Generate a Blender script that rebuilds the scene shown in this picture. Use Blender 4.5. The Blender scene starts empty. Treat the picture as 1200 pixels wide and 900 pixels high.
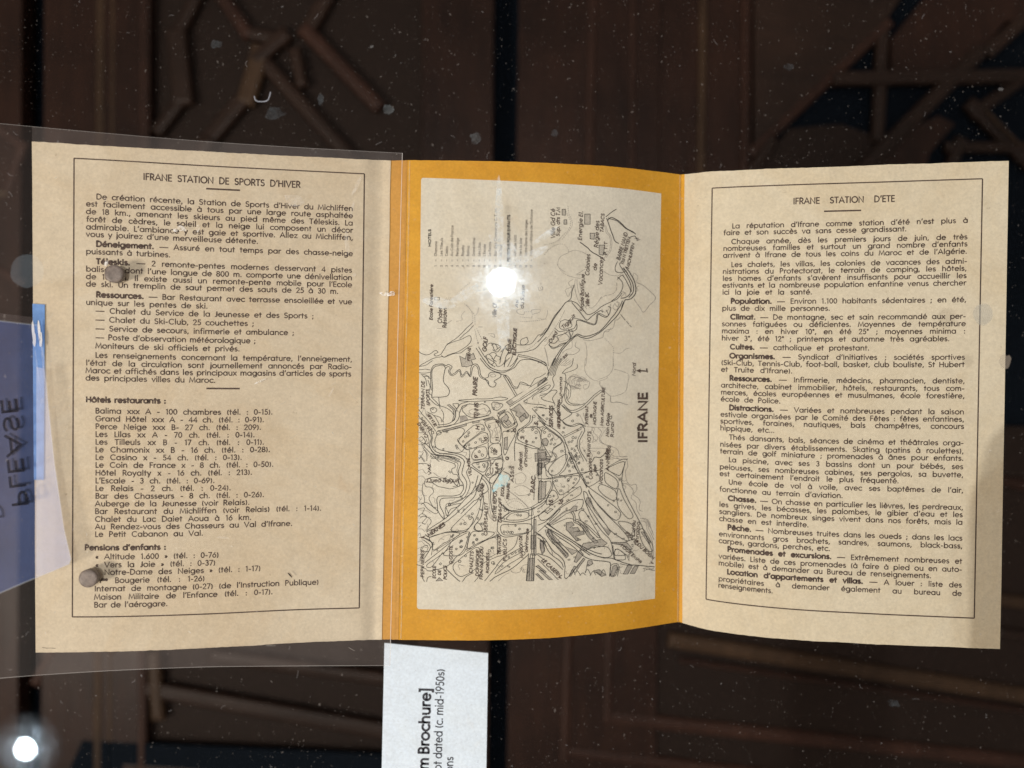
import bpy, bmesh, math, random
import numpy as np
from mathutils import Vector, noise

# ------------------------------------------------------------------ camera, world, lamps, exposure
SC = bpy.context.scene
COL = SC.collection
CAM_Z = 0.3135          # camera height above the glass shelf (m)
FPX = 900.0             # focal length in pixels of the 1200 px wide photograph
cam_d = bpy.data.cameras.new('camera')
cam_d.sensor_width = 36.0
cam_d.lens = 27.0
cam_d.clip_start = 0.01
cam_d.clip_end = 50.0
cam_d.dof.use_dof = True
cam_d.dof.focus_distance = 0.288
cam_d.dof.aperture_fstop = 6.0
cam = bpy.data.objects.new('camera', cam_d)
cam.location = (0, 0, CAM_Z)
COL.objects.link(cam)
SC.camera = cam

world = bpy.data.worlds.new('World')
SC.world = world
world.use_nodes = True
wb = world.node_tree.nodes['Background']
wb.inputs[0].default_value = (0.9, 0.78, 0.7, 1)
wb.inputs[1].default_value = 0.30

def area_lamp(name, loc, target, size, power, color):
    d = bpy.data.lights.new(name, 'AREA')
    d.shape = 'DISK'
    d.size = size
    d.energy = power
    d.color = color
    o = bpy.data.objects.new(name, d)
    o.location = loc
    o.rotation_euler = (Vector(target) - Vector(loc)).to_track_quat('-Z', 'Y').to_euler()
    COL.objects.link(o)
    return o
area_lamp('warm_side_lamp', (-0.95, -0.38, 0.90), (0.0, 0, 0), 0.22, 11.0, (1.0, 0.90, 0.77))
area_lamp('shadow_lamp', (-0.10, -0.04, 1.30), (0.05, 0, 0), 0.05, 5.0, (1.0, 0.96, 0.90))  # added lamp that throws the blocker's shadow on the summer page

SC.view_settings.view_transform = 'Standard'
SC.view_settings.look = 'None'
SC.view_settings.exposure = 0.0
SC.view_settings.gamma = 1.0
SC.render.engine = 'CYCLES'
SC.cycles.max_bounces = 8
SC.cycles.transparent_max_bounces = 16
SC.cycles.use_denoising = True
SC.cycles.sample_clamp_indirect = 4.0

rnd = random.Random(7)

# ------------------------------------------------------------------ helpers
def P3(px, py, depth):
    """the point at a given distance below the camera that stands where the photograph shows (px, py)"""
    return Vector(((px - 600) / FPX * depth, -(py - 450) / FPX * depth, CAM_Z - depth))

def mesh_obj(name, verts, faces, mat, parent=None, smooth=False):
    me = bpy.data.meshes.new(name)
    me.from_pydata([tuple(v) for v in verts], [], faces)
    me.update()
    if smooth:
        me.polygons.foreach_set('use_smooth', [True] * len(me.polygons))
    if mat:
        me.materials.append(mat)
    o = bpy.data.objects.new(name, me)
    COL.objects.link(o)
    if parent:
        o.parent = parent
        o.matrix_parent_inverse = parent.matrix_world.inverted()
    return o

def bm_obj(name, bm, mat, parent=None, smooth=False):
    me = bpy.data.meshes.new(name)
    bmesh.ops.recalc_face_normals(bm, faces=bm.faces)
    bm.to_mesh(me); bm.free()
    if smooth:
        me.polygons.foreach_set('use_smooth', [True] * len(me.polygons))
    me.materials.append(mat)
    o = bpy.data.objects.new(name, me)
    COL.objects.link(o)
    if parent: o.parent = parent
    return o

def empty(name, label, cat, group=None):
    o = bpy.data.objects.new(name, None)
    COL.objects.link(o)
    tag(o, label, cat, group)
    return o

def tag(o, label=None, cat=None, group=None, kind=None):
    if label: o['label'] = label
    if cat: o['category'] = cat
    if group: o['group'] = group
    if kind: o['kind'] = kind
    return o

class NT:
    def __init__(s, name):
        s.m = bpy.data.materials.new(name)
        s.m.use_nodes = True
        s.t = s.m.node_tree
        s.t.nodes.clear()
        s.out = s.t.nodes.new('ShaderNodeOutputMaterial')
    def n(s, kind, **kw):
        nd = s.t.nodes.new('ShaderNode' + kind)
        for k, v in kw.items():
            if k.startswith('i_'):
                key = k[2:].replace('_', ' ')
                nd.inputs[int(key) if key.isdigit() else key].default_value = v
            else:
                setattr(nd, k, v)
        return nd
    def l(s, a, b): s.t.links.new(a, b)
    def noise(s, scale, detail=4.0, rough=0.6, coord=None, dist=0.0):
        nd = s.n('TexNoise', i_Scale=scale, i_Detail=detail, i_Roughness=rough, i_Distortion=dist)
        if coord: s.l(coord, nd.inputs['Vector'])
        return nd.outputs['Fac']
    def ramp(s, fac, stops):
        nd = s.n('ValToRGB')
        while len(nd.color_ramp.elements) < len(stops): nd.color_ramp.elements.new(0.5)
        for e, (p, c) in zip(nd.color_ramp.elements, stops):
            e.position = p
            e.color = (c, c, c, 1) if isinstance(c, (int, float)) else (*c, 1)
        s.l(fac, nd.inputs[0])
        return nd.outputs[0]
    def mixc(s, fac, a, b, mode='MIX'):
        nd = s.n('Mix', data_type='RGBA', blend_type=mode)
        for sock, v in ((nd.inputs[0], fac), (nd.inputs[6], a), (nd.inputs[7], b)):
            if isinstance(v, (int, float)): sock.default_value = v
            elif isinstance(v, tuple): sock.default_value = (*v, 1)
            else: s.l(v, sock)
        return nd.outputs[2]
    def math(s, op, a, b=0.0):
        nd = s.n('Math', operation=op)
        for i, v in enumerate((a, b)):
            if isinstance(v, (int, float)): nd.inputs[i].default_value = v
            else: s.l(v, nd.inputs[i])
        return nd.outputs[0]
    def geo(s): return s.n('NewGeometry').outputs['Position']

def paper_mat(name, base, dark, speck=(0.25, 0.18, 0.11), mott=0.35, rough=0.8, seed=0.0):
    m = NT(name)
    tc = m.n('TexCoord').outputs['Object']
    mp = m.n('Mapping'); mp.inputs['Location'].default_value = (seed, seed * 1.7, 0)
    m.l(tc, mp.inputs['Vector']); c = mp.outputs[0]
    big = m.ramp(m.noise(22, 5, 0.62, c), [(0.3, 0.0), (0.72, 1.0)])
    col = m.mixc(m.math('MULTIPLY', big, mott), base, dark)
    stain = m.ramp(m.noise(11, 6, 0.72, c, 1.5), [(0.46, 0.0), (0.66, 0.55)])
    col = m.mixc(stain, col, tuple(a * b for a, b in zip(dark, (1.0, 0.95, 0.86))))
    fox = m.ramp(m.noise(75, 3, 0.6, c, 0.5), [(0.66, 0.0), (0.80, 0.35)])
    col = m.mixc(fox, col, tuple(a * b for a, b in zip(dark, (0.85, 0.72, 0.6))))
    fib = m.ramp(m.noise(900, 3, 0.7, c), [(0.35, 0.92), (0.7, 1.06)])
    col = m.mixc(1.0, col, fib, 'MULTIPLY')
    mid = m.ramp(m.noise(160, 4, 0.7, c), [(0.3, 0.94), (0.7, 1.04)])
    col = m.mixc(1.0, col, mid, 'MULTIPLY')
    sp = m.ramp(m.noise(420, 2, 0.5, c), [(0.74, 0.0), (0.82, 0.45)])
    col = m.mixc(sp, col, speck)
    b = m.n('BsdfPrincipled', i_Roughness=rough)
    b.inputs['Specular IOR Level'].default_value = 0.25
    m.l(col, b.inputs['Base Color'])
    bump = m.n('Bump', i_Strength=0.25, i_Distance=0.0004)
    m.l(m.noise(500, 5, 0.7, c), bump.inputs['Height'])
    wave = m.n('Bump', i_Strength=0.5, i_Distance=0.0012)
    m.l(m.noise(38, 4, 0.55, c), wave.inputs['Height']); m.l(bump.outputs[0], wave.inputs['Normal'])
    m.l(wave.outputs[0], b.inputs['Normal'])
    m.l(b.outputs[0], m.out.inputs[0])
    return m.m

def plain(name, col, rough=0.7, metal=0.0, spec=0.4):
    m = NT(name)
    b = m.n('BsdfPrincipled', i_Roughness=rough, i_Metallic=metal)
    b.inputs['Specular IOR Level'].default_value = spec
    nz = m.ramp(m.noise(420, 4, 0.7, m.geo()), [(0.3, 0.65), (0.72, 1.7)])
    m.l(m.mixc(1.0, col, nz, 'MULTIPLY'), b.inputs['Base Color'])
    m.l(b.outputs[0], m.out.inputs[0])
    return m.m

def veil_mat(name, col, amount, gloss=0.0, grough=0.2, pattern=None, edge=None):
    """thin film, residue or painted glare: mostly clear, a little of it scatters light"""
    m = NT(name)
    tr = m.n('BsdfTransparent', i_Color=(1, 1, 1, 1))
    df = m.n('BsdfDiffuse', i_Color=(*col, 1))
    mx = m.n('MixShader')
    if pattern:
        f = m.ramp(m.noise(pattern[0], 5, 0.7, m.geo(), 0.4), [(pattern[1], 0.0), (pattern[2], 1.0)])
        f = m.math('MULTIPLY', f, amount)
        m.l(f, mx.inputs[0])
    else:
        nz = m.ramp(m.noise(60, 5, 0.7, m.geo()), [(0.3, amount * 0.8), (0.7, amount * 1.2)])
        m.l(nz, mx.inputs[0])
    m.l(tr.outputs[0], mx.inputs[1]); m.l(df.outputs[0], mx.inputs[2])
    last = mx.outputs[0]
    if gloss:
        gl = m.n('BsdfGlossy', i_Color=(1, 1, 1, 1), i_Roughness=grough)
        m2 = m.n('MixShader'); m2.inputs[0].default_value = gloss
        m.l(last, m2.inputs[1]); m.l(gl.outputs[0], m2.inputs[2])
        last = m2.outputs[0]
    m.l(last, m.out.inputs[0])
    return m.m

def clear_mat():
    m = NT('clear_glass')
    tr = m.n('BsdfTransparent', i_Color=(1, 1, 1, 1))
    m.l(tr.outputs[0], m.out.inputs[0])
    return m.m

PAPER_W = paper_mat('aged_cream_paper_winter', (0.635, 0.555, 0.425), (0.56, 0.465, 0.335), mott=0.8, seed=0.3)
PAPER_S = paper_mat('aged_cream_paper_summer', (0.70, 0.63, 0.485), (0.635, 0.55, 0.40), mott=0.6, seed=1.9)
PAPER_M = paper_mat('greyish_map_paper', (0.70, 0.66, 0.555), (0.645, 0.595, 0.49), mott=0.6, seed=3.1)
ORANGE = paper_mat('orange_printed_card', (0.70, 0.362, 0.036), (0.58, 0.275, 0.02), speck=(0.85, 0.6, 0.2), mott=0.95, rough=0.55, seed=5.0)
ORANGE_D = paper_mat('orange_printed_card_hazed', (0.62, 0.33, 0.085), (0.54, 0.27, 0.06), speck=(0.8, 0.6, 0.3), mott=0.6, seed=6.0)  # duller copy painting the sleeve's haze over the strip
INK = plain('brown_black_ink', (0.078, 0.055, 0.045), 0.75, spec=0.2)
INK_MAP = plain('map_ink', (0.050, 0.045, 0.040), 0.75, spec=0.2)
INK_GREY = plain('map_grey_hatching', (0.29, 0.265, 0.23), 0.8, spec=0.2)
INK_FAINT = plain('faint_legend_ink', (0.15, 0.13, 0.11), 0.8, spec=0.2)
CARD = paper_mat('white_caption_card', (0.76, 0.87, 0.99), (0.71, 0.82, 0.96), speck=(0.4, 0.42, 0.5), mott=0.4, seed=8.0)
CARD_INK = plain('caption_ink', (0.03, 0.03, 0.04), 0.6)
CLEAR = clear_mat()

# ------------------------------------------------------------------ the curved sheets
KD = 163.3   # metres x pixels: sheet height in the picture times its distance

def catmull(K, n):
    K = np.array(K, float)
    x = K[:, 0]
    m = np.zeros_like(K)
    for i in range(len(K)):
        if i == 0: m[i] = (K[1] - K[0]) / (x[1] - x[0])
        elif i == len(K) - 1: m[i] = (K[-1] - K[-2]) / (x[-1] - x[-2])
        else: m[i] = (K[i + 1] - K[i - 1]) / (x[i + 1] - x[i - 1])
    out = []
    for X in np.linspace(x[0], x[-1], n):
        i = min(max(np.searchsorted(x, X) - 1, 0), len(x) - 2)
        h = x[i + 1] - x[i]; t = (X - x[i]) / h
        out.append((2*t**3 - 3*t**2 + 1) * K[i] + (t**3 - 2*t**2 + t) * h * m[i]
                   + (-2*t**3 + 3*t**2) * K[i + 1] + (t**3 - t**2) * h * m[i + 1])
    return np.array(out)

class Sheet:
    """a sheet bent about vertical rulings; s runs along it in metres, v from 0 (top) to 1 (bottom)"""
    def __init__(s, keys, n=220, bend=None):
        A = catmull(keys, n)
        h = A[:, 3] - A[:, 1]
        d = KD / h
        if bend is not None:
            d = d + np.array([bend(a[0]) for a in A])
        s.px = A
        s.T = np.stack([(A[:, 0] - 600) / FPX * d, -(A[:, 1] - 450) / FPX * d, CAM_Z - d], 1)
        s.B = np.stack([(A[:, 2] - 600) / FPX * d, -(A[:, 3] - 450) / FPX * d, CAM_Z - d], 1)
        M = (s.T + s.B) / 2
        seg = np.linalg.norm(np.diff(M, axis=0), axis=1)
        s.s = np.concatenate([[0], np.cumsum(seg)])
        s.H = float(np.mean(np.linalg.norm(s.T - s.B, axis=1)))
        dm = np.gradient(M, axis=0)
        nrm = np.stack([-dm[:, 2], np.zeros(n), dm[:, 0]], 1)
        s.N = nrm / np.linalg.norm(nrm, axis=1)[:, None]
    def at(s, S, V, off=0.0):
        S = np.asarray(S, float); V = np.asarray(V, float)[:, None]
        f = lambda A: np.stack([np.interp(S, s.s, A[:, k]) for k in range(3)], 1)
        return f(s.T) * (1 - V) + f(s.B) * V + f(s.N) * off
    def inv(s, px, py):
        v = 0.5
        for _ in range(4):
            col = s.px[:, 0] * (1 - v) + s.px[:, 2] * v
            k = np.interp(px, col, np.arange(len(col)))
            idx = np.arange(len(col))
            yt = np.interp(k, idx, s.px[:, 1]); yb = np.interp(k, idx, s.px[:, 3])
            v = (py - yt) / (yb - yt)
        return float(np.interp(k, np.arange(len(s.s)), s.s)), float(v)
    def invs(s, px, py):
        r = np.array([s.inv(a, b) for a, b in zip(px, py)])
        return r[:, 0], r[:, 1]

def sheet_mesh(name, sh, s0, s1, v0, v1, mat, parent, off=0.0, thick=0.00018, nx=120, ny=10, edge=0.0, corner=0.0, seed=1):
    """a thin sheet with a real back and edges; its outline wanders by `edge` metres"""
    S = np.linspace(s0, s1, nx + 1); V = np.linspace(v0, v1, ny + 1)
    def jit(k, t): return (noise.noise(Vector((t * 9.0, k * 7.3, seed))) + 0.6 * noise.noise(Vector((t * 55.0, k * 3.3, seed)))) * edge
    verts = []
    for side in (0, 1):
        SS = []; VV = []
        for j, v in enumerate(V):
            for i, u in enumerate(S):
                a = i / nx; b = j / ny
                uu, vv = u, v
                if edge:
                    uu = u + jit(0, b) * (1 - a) + jit(1, b) * a
                    vv = v + (jit(2, a) * (1 - b) + jit(3, a) * b) / sh.H
                if corner and i in (0, nx) and j in (0, ny):
                    uu += corner * (1 if i == 0 else -1) * 0.45
                    vv += corner / sh.H * (1 if j == 0 else -1) * 0.45
                SS.append(uu); VV.append(vv)
        verts.append(sh.at(SS, VV, off - side * thick))
    V3 = np.concatenate(verts)
    n1 = (nx + 1) * (ny + 1)
    F = []
    q = lambda i, j: j * (nx + 1) + i
    for j in range(ny):
        for i in range(nx):
            F.append((q(i, j), q(i, j + 1), q(i + 1, j + 1), q(i + 1, j)))
            F.append((n1 + q(i, j), n1 + q(i + 1, j), n1 + q(i + 1, j + 1), n1 + q(i, j + 1)))
    for i in range(nx):
        F.append((q(i, 0), q(i + 1, 0), n1 + q(i + 1, 0), n1 + q(i, 0)))
        F.append((q(i + 1, ny), q(i, ny), n1 + q(i, ny), n1 + q(i + 1, ny)))
    for j in range(ny):
        F.append((q(0, j + 1), q(0, j), n1 + q(0, j), n1 + q(0, j + 1)))
        F.append((q(nx, j), q(nx, j + 1), n1 + q(nx, j + 1), n1 + q(nx, j)))
    return mesh_obj(name, V3, F, mat, parent)

# ------------------------------------------------------------------ a geometric single-stroke alphabet
XH = 0.70
TRACK = 0.075
def arc(cx, cy, rx, ry, a0, a1, n=10):
    return [(cx + rx * math.cos(math.radians(a0 + (a1 - a0) * i / n)), cy + ry * math.sin(math.radians(a0 + (a1 - a0) * i / n))) for i in range(n + 1)]
r = XH / 2
G = {}
def g(ch, adv, *st): G[ch] = (adv, [list(x) for x in st])
O = lambda cx, rx=0.33, n=16: arc(cx, r, rx, r, 0, 360, n)
g('a', .80, O(.38, .31), [(.69, XH), (.69, 0)])
g('b', .80, O(.42, .31), [(.11, 1.08), (.11, 0)])
g('c', .64, arc(.40, r, .33, r, 48, 312, 12))
g('d', .80, O(.38, .31), [(.69, 1.08), (.69, 0)])
g('e', .76, [(.08, r + .02), (.69, r + .02)] + arc(.39, r, .31, r, 4, 315, 14)[0:])
g('f', .42, arc(.36, .86, .18, .22, 75, 180, 5) + [(.18, 0)], [(.04, XH - .04), (.38, XH - .04)])
g('g', .80, O(.38, .31), [(.69, XH), (.69, -.08)] + arc(.40, -.08, .29, .24, 0, -140, 7))
g('h', .72, [(.11, 1.08), (.11, 0)], [(.11, .36)] + arc(.36, .42, .25, .28, 170, 0, 8) + [(.61, 0)])
g('i', .24, [(.12, XH), (.12, 0)], [(.12, .92), (.12, 1.04)])
g('j', .26, [(.14, XH), (.14, -.14)] + arc(.0, -.14, .14, .14, 0, -80, 4), [(.14, .92), (.14, 1.04)])
g('k', .66, [(.11, 1.08), (.11, 0)], [(.55, XH), (.13, .30)], [(.25, .40), (.60, 0)])
g('l', .24, [(.12, 1.08), (.12, 0)])
g('m', 1.08, [(.11, XH), (.11, 0)], [(.11, .40)] + arc(.33, .45, .21, .25, 170, 0, 7) + [(.54, 0)], [(.54, .40)] + arc(.76, .45, .21, .25, 170, 0, 7) + [(.97, 0)])
g('n', .72, [(.11, XH), (.11, 0)], [(.11, .36)] + arc(.36, .42, .25, .28, 170, 0, 8) + [(.61, 0)])
g('o', .78, O(.39))
g('p', .80, O(.42, .31), [(.11, XH), (.11, -.34)])
g('q', .80, O(.38, .31), [(.69, XH), (.69, -.34)])
g('r', .44, [(.11, XH), (.11, 0)], [(.11, .40)] + arc(.34, .42, .23, .27, 160, 65, 5))
g('s', .54, arc(.28, .52, .18, .17, 45, 260, 8) + arc(.27, .19, .20, .18, 80, -145, 8))
g('t', .42, [(.19, .95), (.19, 0)], [(.03, XH - .03), (.38, XH - .03)])
g('u', .72, [(.11, XH), (.11, .28)] + arc(.36, .28, .25, .28, 180, 350, 8), [(.61, XH), (.61, 0)])
g('v', .64, [(.05, XH), (.32, 0), (.59, XH)])
g('w', .96, [(.05, XH), (.27, 0), (.48, .62), (.69, 0), (.91, XH)])
g('x', .62, [(.06, XH), (.56, 0)], [(.56, XH), (.06, 0)])
g('y', .64, [(.05, XH), (.33, .05)], [(.60, XH), (.20, -.34)])
g('z', .60, [(.07, XH - .03), (.53, XH - .03), (.07, .03), (.54, .03)])
g('A', .90, [(.04, 0), (.45, 1), (.86, 0)], [(.18, .32), (.72, .32)])
g('B', .68, [(.11, 0), (.11, 1), (.32, 1)] + arc(.34, .77, .20, .23, 90, -90, 7) + [(.11, .54)], [(.34, .54)] + arc(.35, .27, .25, .27, 90, -90, 7) + [(.11, 0)])
g('C', .92, arc(.52, .5, .44, .5, 48, 312, 14))
g('D', .88, [(.11, 0), (.11, 1), (.34, 1)] + arc(.34, .5, .46, .5, 90, -90, 12) + [(.11, 0)])
g('E', .62, [(.55, 1), (.11, 1), (.11, 0), (.56, 0)], [(.11, .52), (.51, .52)])
g('F', .58, [(.54, 1), (.11, 1), (.11, 0)], [(.11, .52), (.48, .52)])
g('G', 1.0, arc(.52, .5, .44, .5, 45, 355, 15) + [(.60, .46)])
g('H', .84, [(.11, 0), (.11, 1)], [(.73, 0), (.73, 1)], [(.11, .52), (.73, .52)])
g('I', .26, [(.13, 0), (.13, 1)])
g('J', .44, [(.31, 1), (.31, .2)] + arc(.13, .2, .18, .2, 0, -120, 6))
g('K', .74, [(.11, 0), (.11, 1)], [(.64, 1), (.13, .45)], [(.28, .6), (.70, 0)])
g('L', .52, [(.11, 1), (.11, 0), (.49, 0)])
g('M', 1.04, [(.06, 0), (.18, 1), (.52, .12), (.86, 1), (.98, 0)])
g('N', .90, [(.11, 0), (.11, 1), (.79, 0), (.79, 1)])
g('O', 1.04, arc(.52, .5, .46, .5, 0, 360, 20))
g('P', .66, [(.11, 0), (.11, 1), (.34, 1)] + arc(.34, .74, .25, .26, 90, -90, 8) + [(.11, .48)])
g('Q', 1.04, arc(.52, .5, .46, .5, 0, 360, 20), [(.6, .3), (.98, -.05)])
g('R', .70, [(.11, 0), (.11, 1), (.34, 1)] + arc(.34, .74, .25, .26, 90, -90, 8) + [(.11, .48)], [(.34, .48), (.64, 0)])
g('S', .66, arc(.34, .75, .24, .25, 40, 255, 9) + arc(.32, .26, .26, .26, 80, -150, 9))
g('T', .66, [(.33, 0), (.33, 1)], [(.03, 1), (.63, 1)])
g('U', .82, [(.11, 1), (.11, .32)] + arc(.41, .32, .30, .32, 180, 360, 10) + [(.71, 1)])
g('V', .86, [(.04, 1), (.43, 0), (.82, 1)])
g('Z', .70, [(.08, 1), (.62, 1), (.07, 0), (.64, 0)])
g('Y', .78, [(.05, 1), (.39, .5), (.39, 0)], [(.73, 1), (.39, .5)])
g('X', .78, [(.05, 1), (.73, 0)], [(.73, 1), (.05, 0)])
g('0', .66, arc(.33, .5, .26, .5, 0, 360, 16))
g('1', .44, [(.10, .88), (.27, 1), (.27, 0)])
g('2', .64, arc(.31, .73, .23, .27, 170, -25, 8) + [(.08, 0), (.58, 0)])
g('3', .62, arc(.29, .76, .20, .24, 150, -85, 8), arc(.29, .27, .24, .27, 85, -150, 9))
g('4', .68, [(.50, 0), (.50, 1), (.06, .27), (.64, .27)])
g('5', .62, [(.52, 1), (.20, 1), (.14, .57)] + arc(.29, .32, .25, .32, 120, -140, 10))
g('6', .66, [(.46, 1), (.14, .48)] + arc(.33, .31, .26, .31, 140, -220, 14))
g('7', .60, [(.05, 1), (.55, 1), (.20, 0)])
g('8', .64, arc(.32, .76, .21, .24, 0, 360, 12), arc(.32, .26, .26, .26, 0, 360, 14))
g('9', .66, [(.20, 0), (.52, .52)] + arc(.33, .69, .26, .31, -40, 320, 14))
g('.', .28, [(.14, 0), (.14, .11)])
g(',', .28, [(.17, .10), (.08, -.16)])
g(':', .28, [(.14, 0), (.14, .11)], [(.14, .50), (.14, .61)])
g(';', .28, [(.17, .10), (.08, -.16)], [(.15, .50), (.15, .61)])
g("'", .26, [(.18, 1.05), (.10, .76)])
g('-', .46, [(.08, .36), (.38, .36)])
g('—', 1.5, [(.08, .36), (1.42, .36)])
g('(', .36, arc(.48, .42, .34, .64, 132, 228, 7))
g(')', .36, arc(-.12, .42, .34, .64, 48, -48, 7))
g('[', .34, [(.30, 1.1), (.12, 1.1), (.12, -.25), (.30, -.25)])
g(']', .34, [(.04, 1.1), (.22, 1.1), (.22, -.25), (.04, -.25)])
g('«', .50, [(.24, .56), (.10, .36), (.24, .16)], [(.42, .56), (.28, .36), (.42, .16)])
g('»', .50, [(.08, .56), (.22, .36), (.08, .16)], [(.26, .56), (.40, .36), (.26, .16)])
g('°', .36, arc(.18, .86, .11, .13, 0, 360, 8))
ACC = {'é': ('e', 'a'), 'è': ('e', 'g'), 'ê': ('e', 'c'), 'à': ('a', 'g'), 'â': ('a', 'c'), 'ô': ('o', 'c'), 'ï': ('i', 't'), 'É': ('E', 'A')}
for ch, (b, k) in ACC.items():
    adv, st = G[b]
    cx = adv / 2 + .02; y = .84 if b != 'E' else 1.1
    ex = {'a': [[(cx - .06, y), (cx + .10, y + .20)]], 'g': [[(cx + .06, y), (cx - .10, y + .20)]],
          'c': [[(cx - .15, y), (cx, y + .17), (cx + .15, y)]], 't': [[(cx - .12, y), (cx - .12, y + .1)], [(cx + .12, y), (cx + .12, y + .1)]],
          'A': [[(cx - .06, y), (cx + .10, y + .18)]]}[k]
    G[ch] = (adv, st + ex)

def ribbon(poly, w, V, F, closed=False):
    """a flat line of width w along a 2-D polyline, appended to V, F"""
    n = len(poly)
    if n < 2: return
    base = len(V)
    for i in range(n):
        if closed: a = poly[i - 1]; b = poly[(i + 1) % n]
        else: a = poly[max(i - 1, 0)]; b = poly[min(i + 1, n - 1)]
        p = poly[i]
        d1 = (p[0] - a[0], p[1] - a[1]); d2 = (b[0] - p[0], b[1] - p[1])
        l1 = math.hypot(*d1) or 1e-9; l2 = math.hypot(*d2) or 1e-9
        tx = d1[0] / l1 + d2[0] / l2; ty = d1[1] / l1 + d2[1] / l2
        if i == 0 and not closed: tx, ty = d2[0] / l2, d2[1] / l2
        if i == n - 1 and not closed: tx, ty = d1[0] / l1, d1[1] / l1
        L = math.hypot(tx, ty)
        if L < 1e-6: tx, ty, L = d1[0] / l1, d1[1] / l1, 1
        tx /= L; ty /= L
        c = abs(tx * (d2[0] / l2 if i < n - 1 or closed else tx) + ty * (d2[1] / l2 if i < n - 1 or closed else ty))
        k = w / 2 / max(c, 0.6)
        e = 0.0
        if not closed and i == 0: e = -w * .3
        if not closed and i == n - 1: e = w * .3
        V.append((p[0] - ty * k + tx * e, p[1] + tx * k + ty * e)); V.append((p[0] + ty * k + tx * e, p[1] - tx * k + ty * e))
    m = n if closed else n - 1
    for i in range(m):
        a = base + 2 * i; b = base + 2 * ((i + 1) % n)
        F.append((a, a + 1, b + 1, b))

def parse(text):
    """splits *bold* markup into (char, bold) pairs"""
    out = []; bold = False
    for ch in text:
        if ch == '*': bold = not bold
        else: out.append((ch, bold))
    return out

def lay(text, scale, hs, sp, track=0.0):
    """positions of glyph strokes on a line starting at x = 0; returns strokes [(poly, bold)] and length"""
    x = 0.0; out = []
    sup = False
    for ch, b in parse(text):
        if ch == '^': sup = not sup; continue
        if ch == ' ': x += sp; continue
        adv, st = G.get(ch, G['o']); adv = adv + TRACK
        k = scale * (0.55 if sup else 1.0); dy = scale * 0.42 if sup else 0
        for s in st:
            out.append(([(x + p[0] * k * hs * (1.03 if b else 1), p[1] * k + dy) for p in s], b))
        x += adv * k * hs * (1.03 if b else 1) + track
    return out, x

def natural(text, hs=1.0):
    w = 0; n = 0
    sup = False
    for ch, b in parse(text):
        if ch == '^': sup = not sup; continue
        if ch == ' ': n += 1
        else: w += (G.get(ch, G['o'])[0] + TRACK) * hs * (1.03 if b else 1) * (0.55 if sup else 1)
    return w, n

# ------------------------------------------------------------------ dark carved wood reflected in the glass, built as panels under the shelf
def wood_mat(name, c1, c2, rough=0.42, scale=18.0, along='Y'):
    m = NT(name)
    tc = m.n('TexCoord').outputs['Object']
    mp = m.n('Mapping')
    mp.inputs['Scale'].default_value = (1, .12, 1) if along == 'Y' else (.12, 1, 1)
    m.l(tc, mp.inputs['Vector'])
    gr = m.noise(scale * 6, 6, 0.65, mp.outputs[0], 0.8)
    col = m.mixc(m.ramp(gr, [(0.3, 0.0), (0.7, 1.0)]), c1, c2)
    big = m.ramp(m.noise(7, 3, 0.6, tc), [(0.3, 0.6), (0.7, 1.35)])
    col = m.mixc(1.0, col, big, 'MULTIPLY')
    b = m.n('BsdfPrincipled', i_Roughness=rough)
    b.inputs['Specular IOR Level'].default_value = 0.22
    m.l(col, b.inputs['Base Color'])
    bp = m.n('Bump', i_Strength=0.4, i_Distance=0.001)
    m.l(gr, bp.inputs['Height']); m.l(bp.outputs[0], b.inputs['Normal'])
    m.l(b.outputs[0], m.out.inputs[0])
    return m.m
WOOD = wood_mat('reflected_walnut_boards', (0.027, 0.0112, 0.0066), (0.0150, 0.0062, 0.0038))
WOOD2 = wood_mat('reflected_red_brown_moulding', (0.040, 0.0170, 0.0105), (0.026, 0.0110, 0.0070), 0.5)
WOOD3 = wood_mat('reflected_ochre_moulding', (0.054, 0.030, 0.016), (0.034, 0.019, 0.010), 0.5)
WOODX = wood_mat('reflected_lattice_wood', (0.0255, 0.0128, 0.0080), (0.0175, 0.0090, 0.0058), 0.5, along='X')
VOID = plain('reflected_dark_blue', (0.0026, 0.0048, 0.0082), 0.9, spec=0.1)
WELL = plain('black_recess_board', (0.0128, 0.0070, 0.0048), 0.7, spec=0.2)
DW = 0.74      # distance of the reflected woodwork from the camera

def prism(name, poly, depth, thick, mat, parent, bev=0.0):
    """a board whose upper face has the outline `poly` (photo pixels) at the given distance"""
    bm = bmesh.new()
    top = [P3(x, y, depth) for x, y in poly]
    vs = [bm.verts.new(p) for p in top]
    f = bm.faces.new(vs)
    r_ = bmesh.ops.extrude_face_region(bm, geom=[f])
    down = [e for e in r_['geom'] if isinstance(e, bmesh.types.BMVert)]
    bmesh.ops.translate(bm, verts=down, vec=(0, 0, -thick))
    if bev:
        tv = set(vs)
        ed = [e for e in bm.edges if e.verts[0] in tv and e.verts[1] in tv]
        bmesh.ops.bevel(bm, geom=ed, offset=bev, segments=3, profile=0.5, affect='EDGES')
    return bm_obj(name, bm, mat, parent)

def bar(name, a, b, w, depth, thick, mat, parent, bev=None):
    w = w * 1.35
    dx, dy = b[0] - a[0], b[1] - a[1]; L = math.hypot(dx, dy); nx, ny = -dy / L * w / 2, dx / L * w / 2
    ex_ = w * 0.42 / L; a = (a[0] - dx * ex_, a[1] - dy * ex_); b = (b[0] + dx * ex_, b[1] + dy * ex_)
    poly = [(a[0] + nx, a[1] + ny), (b[0] + nx, b[1] + ny), (b[0] - nx, b[1] - ny), (a[0] - nx, a[1] - ny)]
    k = depth / FPX
    return prism(name, poly, depth + 0.0015, min(thick, 0.006), mat, parent, min(w * k * 0.40, 0.005) if bev is None else bev)

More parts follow.
